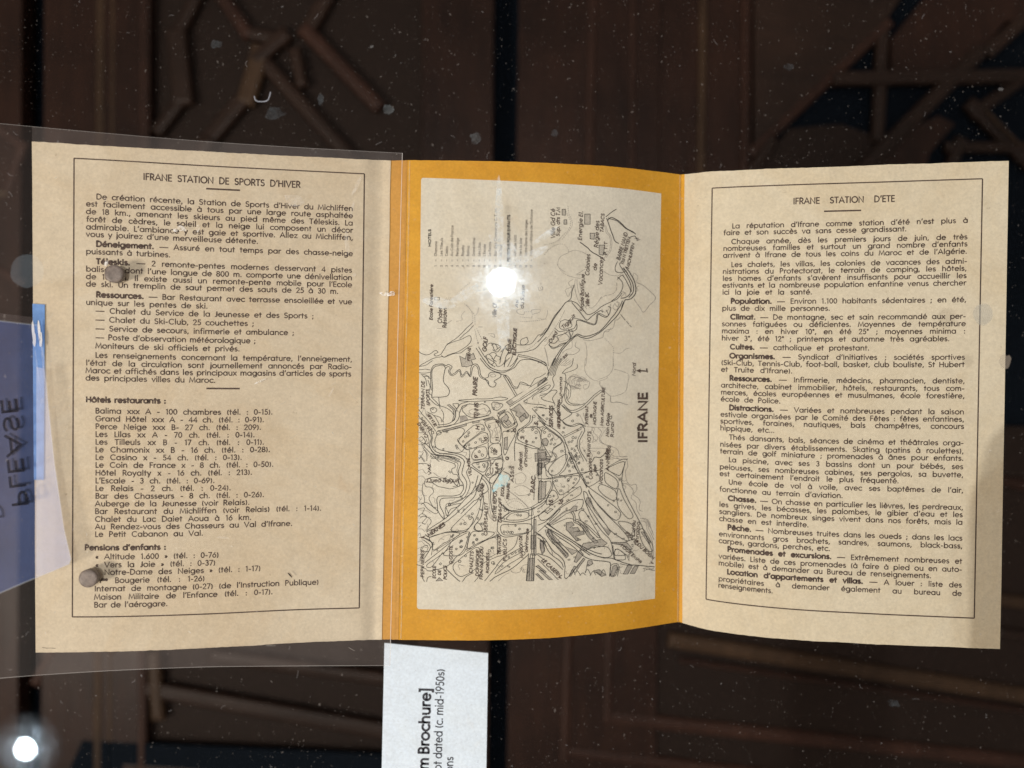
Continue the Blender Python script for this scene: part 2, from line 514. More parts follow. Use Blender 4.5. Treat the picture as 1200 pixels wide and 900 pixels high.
def build_woodwork():
    base = prism('reflection_backdrop', [(-500, -400), (1700, -400), (1700, 1300), (-500, 1300)], DW + 0.03, 0.01, VOID, None)
    tag(base, kind='structure')
    # narrow reflected board at the far left edge
    L = empty('reflected_side_panel', 'reflected narrow brown wooden side panel left of the first dark gap, modelled beneath the case', 'wood panel')
    prism('board', [(-320, -300), (27, -300), (19, 1150), (-320, 1150)], DW, 0.02, WOOD, L, 0.001)
    for a, b, w, m in (((-40, 120), (24, 170), 9, WOOD2), ((24, 170), (6, 225), 8, WOOD2), ((6, 225), (-60, 235), 8, WOOD3), ((-30, 300), (22, 330), 8, WOOD2)):
        bar('carving', a, b, w, DW - 0.004, 0.006, m, L)
    # middle reflected panel, between the two dark blue gaps
    M = empty('reflected_carved_panel', 'reflected dark carved wooden panel with crossed bars, modelled as solid behind the winter page', 'wood panel')
    prism('stile', [(53, -300), (178, -300), (170, 1150), (46, 1150)], DW, 0.02, WOOD, M, 0.001)
    prism('stile', [(497, -300), (581, -300), (570, 1150), (488, 1150)], DW + 0.001, 0.02, WOOD, M, 0.001)
    prism('back_board', [(178, -300), (497, -300), (488, 1150), (170, 1150)], DW + 0.012, 0.01, WELL, M)
    bar('moulding', (118, -300), (112, 1150), 9, DW - 0.003, 0.005, WOOD3, M)
    bar('moulding', (133, -300), (127, 1150), 4, DW - 0.002, 0.004, WOOD3, M)
    bar('moulding', (169, -300), (164, 1150), 7, DW - 0.003, 0.005, WOOD2, M)
    for a, b, w, m in (((255, -12), (288, 36), 12, WOOD2), ((395, -30), (358, 36), 14, WOODX), ((358, 34), (440, 120), 13, WOOD2),
                       ((300, 62), (430, 205), 13, WOODX), ((345, 60), (352, 95), 10, WOODX), ((303, 60), (288, 112), 17, WOOD3),
                       ((288, 108), (240, 165), 15, WOODX), ((330, 40), (300, 66), 14, WOODX), ((215, 110), (184, 150), 12, WOODX),
                       ((205, 40), (212, 112), 18, WOODX), ((255, -60), (205, 40), 12, WOODX), ((290, 36), (330, 44), 12, WOODX),
                       ((430, 205), (490, 300), 13, WOODX), ((240, 165), (190, 260), 13, WOODX)):
        bar('lattice_bar', a, b, w, DW - rnd.uniform(0.001, 0.005), 0.012, m, M)
    for a, b, w, m in (((120, 800), (470, 862), 15, WOODX), ((250, 770), (470, 800), 12, WOODX), ((178, 770), (183, 840), 12, WOOD3), ((60, 700), (130, 760), 12, WOOD3),
                       ((70, 745), (40, 800), 10, WOOD2), ((150, 905), (480, 930), 20, WOOD)):
        bar('lattice_bar', a, b, w, DW - rnd.uniform(0.001, 0.004), 0.012, m, M)
    prism('back_board', [(96, 868), (470, 885), (470, 950), (60, 950)], DW - 0.0005, 0.003, VOID, M)
    # right reflected panel
    R = empty('reflected_carved_panel', 'reflected dark carved wooden panel with star lattice, modelled as solid behind the summer page', 'wood panel')
    prism('stile', [(613, -300), (776, -300), (768, 1150), (590, 1150)], DW, 0.02, WOOD, R, 0.001)
    bar('moulding', (700, -300), (690, 300), 9, DW - 0.003, 0.005, WOOD2, R)
    bar('moulding', (745, -300), (740, 300), 6, DW - 0.003, 0.005, WOOD2, R)
    bar('moulding', (829, -300), (821, 300), 7, DW - 0.003, 0.005, WOOD3, R)
    bar('moulding', (876, -300), (872, 300), 5, DW - 0.003, 0.005, WOOD2, R)
    prism('stile', [(776, -300), (884, -300), (878, 500), (770, 500)], DW + 0.002, 0.02, WOOD, R, 0.001)
    prism('back_board', [(884, -300), (1650, -300), (1650, 1250), (768, 1250), (770, 500), (878, 500)], DW + 0.014, 0.01, VOID, R)
    prism('carved_field', [(884, -300), (1130, -300), (1128, -110), (1040, 22), (1036, 30), (962, 96), (884, 172)], DW + 0.001, 0.012, WOODX, R, 0.001)
    prism('carved_field', [(1045, 45), (1130, -60), (1500, -60), (1500, 18), (1180, 24), (1158, 50), (1116, 84), (1045, 84)], DW + 0.001, 0.012, WOOD, R, 0.001)
    prism('carved_field', [(925, 150), (985, 145), (1030, 160), (990, 260), (870, 260), (890, 195)], DW + 0.006, 0.008, WELL, R, 0.001)
    prism('carved_field', [(1035, 165), (1100, 135), (1120, 145), (1090, 180), (1060, 300), (1010, 300), (1010, 190)], DW + 0.006, 0.008, WOOD, R, 0.001)
    for a, b, w, m in (((984, 90), (1420, 84), 13, WOODX), ((1037, 30), (1031, 160), 12, WOODX), ((960, 250), (1150, 60), 14, WOODX),
                       ((1165, 55), (1390, -150), 13, WOODX), ((1145, 130), (1200, 92), 11, WOODX), ((1142, 122), (1210, 190), 13, WOODX),
                       ((1115, 171), (1260, 171), 10, WOODX), ((1128, 165), (1100, 240), 11, WOODX), ((884, 175), (1042, 26), 10, WOOD2), ((865, 230), (905, 165), 12, WOODX)):
        bar('lattice_bar', a, b, w, DW - rnd.uniform(0.001, 0.005), 0.012, m, R)
    bar('slender_rod', (1158, 130), (1195, 168), 2.6, DW - 0.012, 0.003, WOOD3, R)
    prism('recess_board', [(768, 500), (1650, 500), (1650, 1250), (760, 1250)], DW + 0.004, 0.006, WELL, R)
    for a, b, w, m in (((668, 690), (662, 890), 9, WOOD2), ((716, 690), (712, 845), 8, WOOD2), ((792, 752), (1300, 832), 14, WOOD3), ((800, 775), (1300, 848), 5, WOOD),
                       ((712, 842), (1300, 905), 13, WOOD2), ((664, 882), (1100, 935), 11, WOOD2), ((1150, 700), (1300, 722), 12, WOOD3), ((1150, 560), (1300, 585), 10, WOOD), ((1176, 742), (1300, 758), 9, WOODX)):
        bar('moulding', a, b, w, DW - rnd.uniform(0.002, 0.005), 0.008, m, R)
build_woodwork()

# glass shelf that carries the brochure and the card
def slab(name, x0, y0, x1, y1, z0, z1, mat, parent=None):
    bm = bmesh.new()
    bmesh.ops.create_cube(bm, size=1)
    bmesh.ops.scale(bm, vec=(x1 - x0, y1 - y0, z1 - z0), verts=bm.verts)
    bmesh.ops.translate(bm, vec=((x0 + x1) / 2, (y0 + y1) / 2, (z0 + z1) / 2), verts=bm.verts)
    return bm_obj(name, bm, mat, parent)
shelf = slab('glass_shelf', -0.5, -0.4, 0.5, 0.4, -0.007, -0.0005, CLEAR)
tag(shelf, 'clear glass shelf that carries the open brochure and the caption card', 'glass shelf')

# ------------------------------------------------------------------ the brochure
bro = empty('brochure', 'old three-panel tourist brochure opened flat, orange frame round a town map', 'brochure')

def bend(x):
    if x < 425 or x > 459: return 0.0
    if x < 447: t = (x - 425) / 22; return 0.0011 * t * t * (3 - 2 * t)
    t = (x - 447) / 12; return 0.0011 * (1 - t * t * (3 - 2 * t))
KL = [(37.5, 166.5, 42, 764.5), (130, 171.2, 132, 763.6), (240, 177.6, 238, 759.5), (350, 183.2, 346, 753.2), (430, 187, 424, 750.2), (457, 187.9, 447, 749.5), (477.5, 187.6, 467, 749.8)]
KM = [(477.5, 187.6, 467, 749.8), (563, 188.7, 558, 750.5), (640, 191, 636, 748), (700, 194, 697, 742.8), (740, 197.4, 736, 738), (798, 204.6, 795.5, 728.8)]
KR = [(798, 204.6, 795.5, 728.8), (841, 200.8, 837, 739.3), (927, 197, 922, 749), (1029, 193.7, 1023, 754.6), (1100, 191.3, 1094, 757.5), (1182, 188.6, 1172, 760.4)]
SL = Sheet(KL, 320, bend); SM = Sheet(KM); SR = Sheet(KR)

cover = sheet_mesh('orange_panel', SM, 0, SM.s[-1], 0, 1, ORANGE, bro, off=0, edge=0.00012, seed=2)
s_e = SL.inv(457.5, 200)[0]; s_e2 = SL.inv(448, 740)[0]
strip = sheet_mesh('orange_strip', SL, SL.inv(440, 400)[0], SL.s[-1] - 0.0001, 0, 1, ORANGE_D, bro, off=-0.0002, nx=30, edge=0.0001, seed=4)
wpage = sheet_mesh('winter_page', SL, 0, (s_e + s_e2) / 2, 0.0, 1.0, PAPER_W, bro, off=0.00012, nx=200, ny=14, edge=0.00022, seed=5)
spage = sheet_mesh('summer_page', SR, 0.0016, SR.s[-1], 0.0, 1.0, PAPER_S, bro, off=0.00010, nx=160, ny=14, edge=0.00018, seed=9)
hinge = sheet_mesh('orange_hinge', SR, 0.0, 0.0022, 0.0, 1.0, ORANGE, bro, off=-0.0001, nx=6, edge=0.0001, seed=11)

# worn, whitened fibres along the folds
WORN = veil_mat('worn_fold_fibre', (0.85, 0.70, 0.42), 0.45, pattern=(260, .30, .75))
for sh_, s0_, wd_ in ((SM, SM.s[-1] - .0006, .0007), (SM, 0.0009, .0005)):
    sheet_mesh('worn_fold', sh_, s0_ - wd_ / 2, s0_ + wd_ / 2, 0.002, 0.998, WORN, bro, off=0.00016, thick=0.00002, nx=2, ny=60, edge=0.00025, seed=21)
# the cream map field in the orange frame
def quad_on(name, sh, corners, mat, parent, off, nx=70, ny=40, rad=0.0):
    """sheet bounded by four picture points (tl, tr, br, bl)"""
    c = [sh.inv(*p) for p in corners]
    S = []; V = []
    for j in range(ny + 1):
        for i in range(nx + 1):
            a = i / nx; b = j / ny
            S.append((c[0][0] * (1 - a) + c[1][0] * a) * (1 - b) + (c[3][0] * (1 - a) + c[2][0] * a) * b)
            V.append((c[0][1] * (1 - a) + c[1][1] * a) * (1 - b) + (c[3][1] * (1 - a) + c[2][1] * a) * b)
    P = sh.at(S, V, off)
    F = []
    cut = 1
    for j in range(ny):
        for i in range(nx):
            q = j * (nx + 1) + i
            F.append((q, q + nx + 1, q + nx + 2, q + 1))
    return mesh_obj(name, P, F, mat, parent)
field = quad_on('map_field', SM, [(493.5, 208.3), (774.8, 226.8), (767.4, 701.5), (488.6, 713.8)], PAPER_M, bro, 0.00005)
for cx, cy, sx, sy in ((493.2, 208, 1, 1), (488.4, 714.1, 1, -1)):
    pts = [(cx, cy), (cx + 4 * sx, cy)] + [(cx + 4 * sx - 4 * sx * math.sin(t), cy + 4 * sy - 4 * sy * math.cos(t)) for t in [k * math.pi / 12 for k in range(1, 6)]] + [(cx, cy + 4 * sy)]
    S_, V_ = SM.invs([p[0] for p in pts], [p[1] for p in pts])
    mesh_obj('frame_corner', SM.at(S_, V_, 0.00009), [tuple(range(len(pts)))], ORANGE, field)

# printed text ------------------------------------------------------------------------------
class Page:
    def __init__(s, sh, corners, off):
        s.sh = sh; s.off = off
        s.c = [sh.inv(*p) for p in corners]     # tl tr br bl in (s, v)
    def vt(s, S): a = s.c[0]; b = s.c[1]; return a[1] + (b[1] - a[1]) * (S - a[0]) / (b[0] - a[0])
    def vb(s, S): a = s.c[3]; b = s.c[2]; return a[1] + (b[1] - a[1]) * (S - a[0]) / (b[0] - a[0])
    def w(s, S, v): return (v - s.vt(S)) / (s.vb(S) - s.vt(S))
    def v(s, S, w): return s.vt(S) * (1 - w) + s.vb(S) * w
    def s_at(s, x, w, guess):
        S = guess
        for _ in range(5):
            v = s.v(S, w)
            col = s.sh.px[:, 0] * (1 - v) + s.sh.px[:, 2] * v
            S = float(np.interp(x, col, s.sh.s))
        return S
    def make(s, name, V, F, mat, parent):
        """V are (s, up) pairs with a baseline w: list of (s, y, w)"""
        A = np.array(V)
        vt = s.vt(A[:, 0]) * (1 - A[:, 2]) + s.vb(A[:, 0]) * A[:, 2]
        return mesh_obj(name, s.sh.at(A[:, 0], vt - A[:, 1] / s.sh.H, s.off), F, mat, parent)

def print_block(page, name, lines, cap, wr, wb, parent, hs, target_sp=None, label=None):
    V = []; F = []
    jit = random.Random(len(lines) * 31)
    for text, x0, y, x1 in lines:
        S0, v0 = page.sh.inv(x0, y)
        w = page.w(S0, v0)
        S1 = page.s_at(x1, w, S0 + .05)
        L = S1 - S0
        nat, ns = natural(text, 1.0)
        h = hs; minsp = 0.62 * cap
        if ns:
            sp = (L - nat * cap * h) / ns
            if sp < minsp: sp = minsp; h = (L - ns * sp) / (nat * cap)
            if sp > 2.2 * cap and h < 1.1: h = min(1.1, h * 1.06); sp = (L - nat * cap * h) / ns
        else:
            sp = 0; h = L / (nat * cap)
        st, _ = lay(text, cap, h, sp)
        for poly, b in st:
            v2 = []; f2 = []
            wv = (wb if b else wr) * jit.uniform(.93, 1.07)
            ribbon([(S0 + p[0], p[1]) for p in poly], wv, v2, f2)
            k = len(V)
            V += [(q[0], q[1], w) for q in v2]
            F += [tuple(i + k for i in f) for f in f2]
    o = page.make(name, V, F, INK, parent)
    if label: o['label'] = label
    return o

def frame_lines(page, parent, wd):
    c = page.c
    for name, a, b, w0, w1 in (('frame_rule', c[0][0], c[1][0], 0, 0), ('frame_rule', c[3][0], c[2][0], 1, 1)):
        n = 60; V = []; F = []
        pts = [(a + (b - a) * i / n) for i in range(n + 1)]
        for S in pts: V += [(S, wd / 2, w0), (S, -wd / 2, w0)]
        for i in range(n): F.append((2 * i, 2 * i + 1, 2 * i + 3, 2 * i + 2))
        page.make(name, V, F, INK, parent)
    for (t, b) in ((c[0], c[3]), (c[1], c[2])):
        n = 30; S = []; V = []
        for i in range(n + 1):
            k = i / n
            for e in (-wd / 2, wd / 2):
                S.append(t[0] * (1 - k) + b[0] * k + e); V.append(t[1] * (1 - k) + b[1] * k)
        F = [(2 * i, 2 * i + 1, 2 * i + 3, 2 * i + 2) for i in range(n)]
        mesh_obj('frame_rule', page.sh.at(S, V, page.off), F, INK, parent)

def short_rule(page, x0, x1, y, wd, parent):
    S0, v = page.sh.inv(x0, y); w = page.w(S0, v); S1 = page.s_at(x1, w, S0)
    V = []; 
    for i in range(9):
        S = S0 + (S1 - S0) * i / 8; V += [(S, wd / 2, w), (S, -wd / 2, w)]
    page.make('short_rule', V, [(2 * i, 2 * i + 1, 2 * i + 3, 2 * i + 2) for i in range(8)], INK, parent)

OFFW = 0.00012 + 0.00005
PW = Page(SL, [(87, 185.6), (427, 203.8), (421, 712.3), (85, 722.8)], OFFW)
PS = Page(SR, [(834.7, 220.6), (1151.2, 209.6), (1141.5, 724.3), (827.5, 702.0)], 0.00010 + 0.00005)
frame_lines(PW, wpage, 0.00044); frame_lines(PS, spage, 0.00046)
short_rule(PW, 241.8, 281.4, 221.2, 0.0006, wpage); short_rule(PW, 242, 281, 455.2, 0.0006, wpage)
short_rule(PS, 965.6, 1009, 247.7, 0.00058, spage)

CAPH = 0.00181
WR, WB = 0.00036, 0.00056
HSW = 1.15
W = [
 [("De création récente, la Station de Sports d'Hiver du Michliffen", 113, 233.4, 414), ("est facilement accessible à tous par une large route asphaltée", 101, 241.6, 414),
  ("de 18 km., amenant les skieurs au pied même des Téleskis. La", 101, 250.6, 414), ("forêt de cèdres, le soleil et la neige lui composent un décor", 101.5, 259.6, 414),
  ("admirable. L'ambiance y est gaie et sportive. Allez au Michliffen,", 101, 268.6, 414), ("vous y jouirez d'une merveilleuse détente.", 101, 277.2, 303)],
 [("*Déneigement.* — Assuré en tout temps par des chasse-neige", 113, 288.8, 414), ("puissants à turbines.", 101, 297.4, 200.4)],
 [("*Téleskis.* — 2 remonte-pentes modernes desservant 4 pistes", 113, 309.2, 413), ("balisées, dont l'une longue de 800 m. comporte une dénivellation", 101, 318, 413),
  ("de 100 m. Il existe aussi un remonte-pente mobile pour l'Ecole", 101, 326.8, 413), ("de ski. Un tremplin de saut permet des sauts de 25 à 30 m.", 101, 335.4, 397)],
 [("*Ressources.* — Bar Restaurant avec terrasse ensoleillée et vue", 113, 348.2, 413), ("unique sur les pentes de ski.", 101, 357, 244)],
 [("— Chalet du Service de la Jeunesse et des Sports ;", 112, 366.8, 368), ("— Chalet du Ski-Club, 25 couchettes ;", 112, 377.2, 298),
  ("— Service de secours, infirmerie et ambulance ;", 112, 387.6, 345), ("— Poste d'observation météorologique ;", 112, 398, 300), ("Moniteurs de ski officiels et privés.", 112, 408, 281.5)],
 [("Les renseignements concernant la température, l'enneigement,", 112, 419, 413), ("l'état de la circulation sont journellement annoncés par Radio-", 101, 428, 412.5),
  ("Maroc et affichés dans les principaux magasins d'articles de sports", 100.5, 436.8, 412), ("des principales villes du Maroc.", 100.5, 445.6, 253)],
 [("*Hôtels restaurants :*", 101, 471, 195)],
 [("Balima xxx A - 100 chambres (tél. : 0-15).", 112, 484.2, 320), ("Grand Hôtel xxx A - 44 ch. (tél. : 0-91).", 112, 493.4, 310), ("Perce Neige xxx B- 27 ch. (tél. : 209).", 112, 502.6, 306.5),
  ("Les Lilas xx A - 70 ch. (tél. : 0-14).", 112, 511.6, 299), ("Les Tilleuls xx B - 17 ch. (tél. : 0-11).", 112, 520.6, 310), ("Le Chamonix xx B - 16 ch. (tél. : 0-28).", 112, 529.6, 317),
  ("Le Casino x - 54 ch. (tél. : 0-13).", 112, 538.6, 284), ("Le Coin de France x - 8 ch. (tél. : 0-50).", 112, 547.6, 321), ("Hôtel Royalty x - 16 ch. (tél. : 213).", 112, 556.8, 296),
  ("L'Escale - 3 ch. (tél. : 0-69).", 112, 566, 252), ("Le Relais - 2 ch. (tél. : 0-24).", 112, 575, 271), ("Bar des Chasseurs - 8 ch. (tél. : 0-26).", 112, 584, 310),
  ("Auberge de la Jeunesse (voir Relais).", 111.5, 593, 293), ("Bar Restaurant du Michliffen (voir Relais) (tél. : 1-14).", 111.5, 602, 377), ("Chalet du Lac Daiet Aoua à 16 km.", 111.5, 611.2, 295),
  ("Au Rendez-vous des Chasseurs au Val d'Ifrane.", 111.5, 620, 343), ("Le Petit Cabanon au Val.", 111.5, 628.8, 238.5)],
 [("*Pensions d'enfants :*", 99.6, 644.4, 195)],
 [("« Altitude 1.600 » (tél. : 0-76)", 112, 655.2, 257), ("« Vers la Joie » (tél. : 0-37)", 112, 664.6, 253), ("« Notre-Dame des Neiges » (tél. : 1-17)", 112, 673.4, 306),
  ("M^me^ Bougerie (tél. : 1-26)", 111, 683, 240.5), ("Internat de montagne (0-27) (de l'Instruction Publique)", 111, 692.6, 374), ("Maison Militaire de l'Enfance (tél. : 0-17).", 110.5, 702.4, 320), ("Bar de l'aérogare.", 110.5, 711.6, 197)],
]
print_block(PW, 'printed_heading', [("IFRANE STATION DE SPORTS D'HIVER", 168, 210.6, 352.6)], 0.00222, 0.00044, .0005, wpage, 1.0)
for blk in W:
    print_block(PW, 'printed_heading' if len(blk) == 1 else 'printed_paragraph', blk, CAPH, WR, WB, wpage, HSW)
S = [
 [("La réputation d'Ifrane comme station d'été n'est plus à", 858, 267.6, 1134.5), ("faire et son succès va sans cesse grandissant.", 848, 275.6, 1062.6)],
 [("Chaque année, dès les premiers jours de juin, de très", 857, 285.9, 1134), ("nombreuses familles et surtout un grand nombre d'enfants", 847.6, 293.9, 1134), ("arrivent à Ifrane de tous les coins du Maroc et de l'Algérie.", 847.4, 302, 1133.5)],
 [("Les chalets, les villas, les colonies de vacances des admi-", 857, 312.8, 1133.5), ("nistrations du Protectorat, le terrain de camping, les hôtels,", 847, 320.9, 1133), ("les homes d'enfants s'avèrent insuffisants pour accueillir les", 847, 329, 1133),
  ("estivants et la nombreuse population enfantine venus chercher", 846.6, 337, 1132.5), ("ici la joie et la santé.", 846.6, 345.1, 952)],
 [("*Population.* — Environ 1.100 habitants sédentaires ; en été,", 856.5, 355.6, 1132.5), ("plus de dix mille personnes.", 846.3, 363.8, 973)],
 [("*Climat.* — De montagne, sec et sain recommandé aux per-", 856, 374, 1132), ("sonnes fatiguées ou déficientes. Moyennes de température", 846, 382.1, 1132), ("maxima : en hiver 10°, en été 25° ; moyennes minima :", 846, 390.3, 1131.5), ("hiver 3°, été 12° ; printemps et automne très agréables.", 845.8, 398.7, 1113)],
 [("*Cultes.* — catholique et protestant.", 855.5, 409, 1019)],
 [("*Organismes.* — Syndicat d'Initiatives ; sociétés sportives", 855, 419.5, 1131), ("(Ski-Club, Tennis-Club, foot-ball, basket, club bouliste, St Hubert", 845.2, 427.4, 1130.5), ("et Truite d'Ifrane).", 845, 435.4, 929)],
 [("*Ressources.* — Infirmerie, médecins, pharmacien, dentiste,", 855, 445.8, 1130.8), ("architecte, cabinet immobilier, hôtels, restaurants, tous com-", 845, 453.8, 1130.5), ("merces, écoles européennes et musulmanes, école forestière,", 844.8, 462, 1130.5), ("école de Police.", 844.6, 470, 915)],
 [("*Distractions.* — Variées et nombreuses pendant la saison", 854.6, 480.2, 1130), ("estivale organisées par le Comité des Fêtes : fêtes enfantines,", 844.3, 487.9, 1130), ("sportives, foraines, nautiques, bals champêtres, concours", 844.2, 495.8, 1130), ("hippique, etc...", 844, 503.9, 908)],
 [("Thés dansants, bals, séances de cinéma et théâtrales orga-", 854.5, 514.8, 1129.5), ("nisées par divers établissements. Skating (patins à roulettes),", 843.8, 523, 1129.5), ("terrain de golf miniature ; promenades à ânes pour enfants.", 843.8, 531, 1129.3)],
 [("La piscine, avec ses 3 bassins dont un pour bébés, ses", 854, 541.1, 1129), ("pelouses, ses nombreuses cabines, ses pergolas, sa buvette,", 843.4, 549.3, 1129), ("est certainement l'endroit le plus fréquenté.", 843.3, 557.3, 1053.6)],
 [("Une école de vol à voile, avec ses baptêmes de l'air,", 853.8, 567.3, 1129), ("fonctionne au terrain d'aviation.", 843.2, 575.5, 988)],
 [("*Chasse.* — On chasse en particulier les lièvres, les perdreaux,", 853.2, 586.3, 1128.8), ("les grives, les bécasses, les palombes, le gibier d'eau et les", 843, 593.4, 1128.4), ("sangliers. De nombreux singes vivent dans nos forêts, mais la", 842.8, 601.7, 1128.2), ("chasse en est interdite.", 842.8, 610, 948)],
 [("*Pêche.* — Nombreuses truites dans les oueds ; dans les lacs", 852.7, 620.4, 1128), ("environnants gros brochets, sandres, saumons, black-bass,", 842.5, 627.9, 1128), ("carpes, gardons, perches, etc.", 842.3, 635.8, 973)],
 [("*Promenades et excursions.* — Extrêmement nombreuses et", 852.6, 646, 1127.7), ("variées. Liste de ces promenades (à faire à pied ou en auto-", 842.2, 653.9, 1127.5), ("mobile) est à demander au Bureau de renseignements.", 842.1, 662, 1091.5)],
 [("*Location d'appartements et villas.* — A louer : liste des", 852.2, 672.4, 1127.4), ("propriétaires à demander également au bureau de", 842, 680.4, 1127.2), ("renseignements.", 841.8, 688, 906)],
]
print_block(PS, 'printed_heading', [("IFRANE STATION D'ETE", 929.5, 239.3, 1049)], 0.00222, 0.00044, .0005, spage, 1.0)
for blk in S:
    print_block(PS, 'printed_paragraph', blk, CAPH, WR, WB, spage, 1.13)

V = []; F = []
for pl, w_ in (([(50, 758.6), (55, 759.4), (60, 759.3), (65, 759.6)], .5),): ribbon(pl, w_, V, F)
S_, V_ = SL.invs([p[0] for p in V], [p[1] for p in V])
mesh_obj('corner_crease', SL.at(S_, V_, OFFW), F, INK, wpage)

# ------------------------------------------------------------------ the map, traced line by line
TILE = {'A': (480, 200), 'B': (630, 200), 'C': (480, 310), 'D': (630, 310), 'E': (480, 420), 'F': (630, 420), 'G': (480, 530), 'H': (630, 530), 'I': (480, 610), 'J': (630, 610)}
def tp(t, s):
    ox, oy = TILE[t]
    return [(ox + float(a.split(',')[0]) / 7.5, oy + float(a.split(',')[1]) / 7.5) for a in s.split()]
def smooth(pts, closed=False, k=4):
    n = len(pts); out = []
    if n < 3: return pts
    rng = range(n) if closed else range(n - 1)
    for i in rng:
        p0 = pts[(i - 1) % n] if closed or i > 0 else pts[i]
        p1 = pts[i]; p2 = pts[(i + 1) % n]; p3 = pts[(i + 2) % n] if closed or i + 2 < n else p2
        for j in range(k):
            t = j / k
            out.append(tuple(0.5 * ((2 * p1[c]) + (-p0[c] + p2[c]) * t + (2 * p0[c] - 5 * p1[c] + 4 * p2[c] - p3[c]) * t * t + (-p0[c] + 3 * p1[c] - 3 * p2[c] + p3[c]) * t ** 3) for c in (0, 1)))
    if not closed: out.append(pts[-1])
    return out
def offset(pts, d):
    out = []
    for i, p in enumerate(pts):
        a = pts[max(i - 1, 0)]; b = pts[min(i + 1, len(pts) - 1)]
        tx, ty = b[0] - a[0], b[1] - a[1]; L = math.hypot(tx, ty) or 1
        out.append((p[0] - ty / L * d, p[1] + tx / L * d))
    return out
class Ink:
    def __init__(s): s.V = []; s.F = []
    def line(s, pts, w=0.62, closed=False):
        p = [(x + noise.noise(Vector((x * .35, y * .35, 1))) * .35, y + noise.noise(Vector((x * .35, y * .35, 9))) * .35) for x, y in pts]
        ribbon(p, w, s.V, s.F, closed)
    def dots(s, pts, w=0.55, on=1.2, gap=1.3):
        acc = 0
        for a, b in zip(pts, pts[1:]):
            L = math.hypot(b[0] - a[0], b[1] - a[1])
            if L < .01: continue
            t = -acc
            while t < L:
                t0 = max(t, 0); t1 = min(t + on, L)
                if t1 > t0: ribbon([(a[0] + (b[0] - a[0]) * u / L, a[1] + (b[1] - a[1]) * u / L) for u in (t0, t1)], w, s.V, s.F)
                t += on + gap
            acc = (L - (t - on - gap)) % (on + gap)
    def poly(s, pts):
        k = len(s.V); s.V += list(pts); s.F.append(tuple(range(k, k + len(pts))))
    def make(s, name, mat, parent, off):
        P = np.array(s.V); S_, V_ = SM.invs(P[:, 0], P[:, 1])
        return mesh_obj(name, SM.at(S_, V_, off), s.F, mat, parent)

roads = Ink(); rivers = Ink(); houses = Ink(); hatch = Ink(); contours = Ink()
def river(t, s, w=0.6, closed=False): rivers.line(smooth(tp(t, s), closed), w, closed)
def road(t, s, hw=0.0, w=0.6, closed=False):
    p = smooth(tp(t, s), closed)
    if hw: roads.line(offset(p, hw), w); roads.line(offset(p, -hw), w)
    else: roads.line(p, w, closed)
def block(t, s, w=0.62): roads.line(smooth(tp(t, s), True, 3), w, True)
def dotted(t, s): contours.dots(smooth(tp(t, s)))
def contour(t, s, w=0.45): contours.line(smooth(tp(t, s)), w)
def fill(t, s): hatch.poly(tp(t, s))
def house(t, s):
    for x, y in tp(t, s):
        a = rnd.uniform(0, 1.5); rr = rnd.uniform(1.1, 1.6); n = rnd.choice((4, 4, 5, 8))
        houses.line([(x + rr * math.cos(a + 6.283 * k / n), y + rr * math.sin(a + 6.283 * k / n)) for k in range(n)], 0.5, True)
def hatched(t, s, ang=0.0, gap=1.15, w=0.55):
    """parallel strokes clipped to a polygon, as the draughtsman shaded the buildings"""
    P = tp(t, s); roads.line(P, 0.55, True)
    ca, sa = math.cos(ang), math.sin(ang)
    Q = [(x * ca + y * sa, -x * sa + y * ca) for x, y in P]
    y = min(q[1] for q in Q) + gap / 2
    while y < max(q[1] for q in Q):
        xs = []
        for a, b in zip(Q, Q[1:] + Q[:1]):
            if (a[1] - y) * (b[1] - y) < 0: xs.append(a[0] + (b[0] - a[0]) * (y - a[1]) / (b[1] - a[1]))
        xs.sort()
        for x0, x1 in zip(xs[::2], xs[1::2]):
            ribbon([(x0 * ca - y * sa, x0 * sa + y * ca), (x1 * ca - y * sa, x1 * sa + y * ca)], w, hatch.V, hatch.F)
        y += gap

# tile B: north-east corner
dotted('B', '265,310 275,380 300,440 300,490 250,560 210,610'); dotted('B', '240,340 262,390 290,450 270,520 200,590 185,620')
dotted('B', '60,650 120,640 170,620 200,590'); dotted('B', '60,740 100,690 170,650 230,650 265,690 270,715')
contour('B', '270,715 330,700 380,712 440,740'); contour('B', '270,722 210,750 178,800 185,850 240,890')
for s in ('215,340 243,340 243,392 215,392', '230,432 255,432 255,472 230,472'): hatched('B', s, .3)
hatched('B', '412,382 460,382 460,472 412,472', 0.0); hatched('B', '460,550 498,550 495,605 460,600', 0.0); hatched('B', '540,655 588,655 575,745 540,735', .2)
river('B', '372,630 400,650 440,680 475,715 520,740 560,765 590,790', 0.95)
river('B', '600,405 650,365 690,340', .8); river('B', '612,440 640,412 680,425 720,450 760,490 800,520 840,540 860,560', .9)
river('B', '605,420 625,470 640,520 655,560 680,620 710,640', .9); river('B', '618,415 640,425 690,440 730,470 775,510 850,550', .7)
contour('B', '590,480 600,540 630,580 640,640 630,700 590,760 585,790'); contour('B', '600,480 612,535 640,575 652,640 640,705 600,765')
river('B', '800,590 850,575 870,600', .8); river('B', '700,800 680,850 690,890 740,895 780,880', .7); river('B', '715,810 730,850 760,870 790,900', .6)
fill('B', '845,600 905,606 872,622 890,590 862,590')
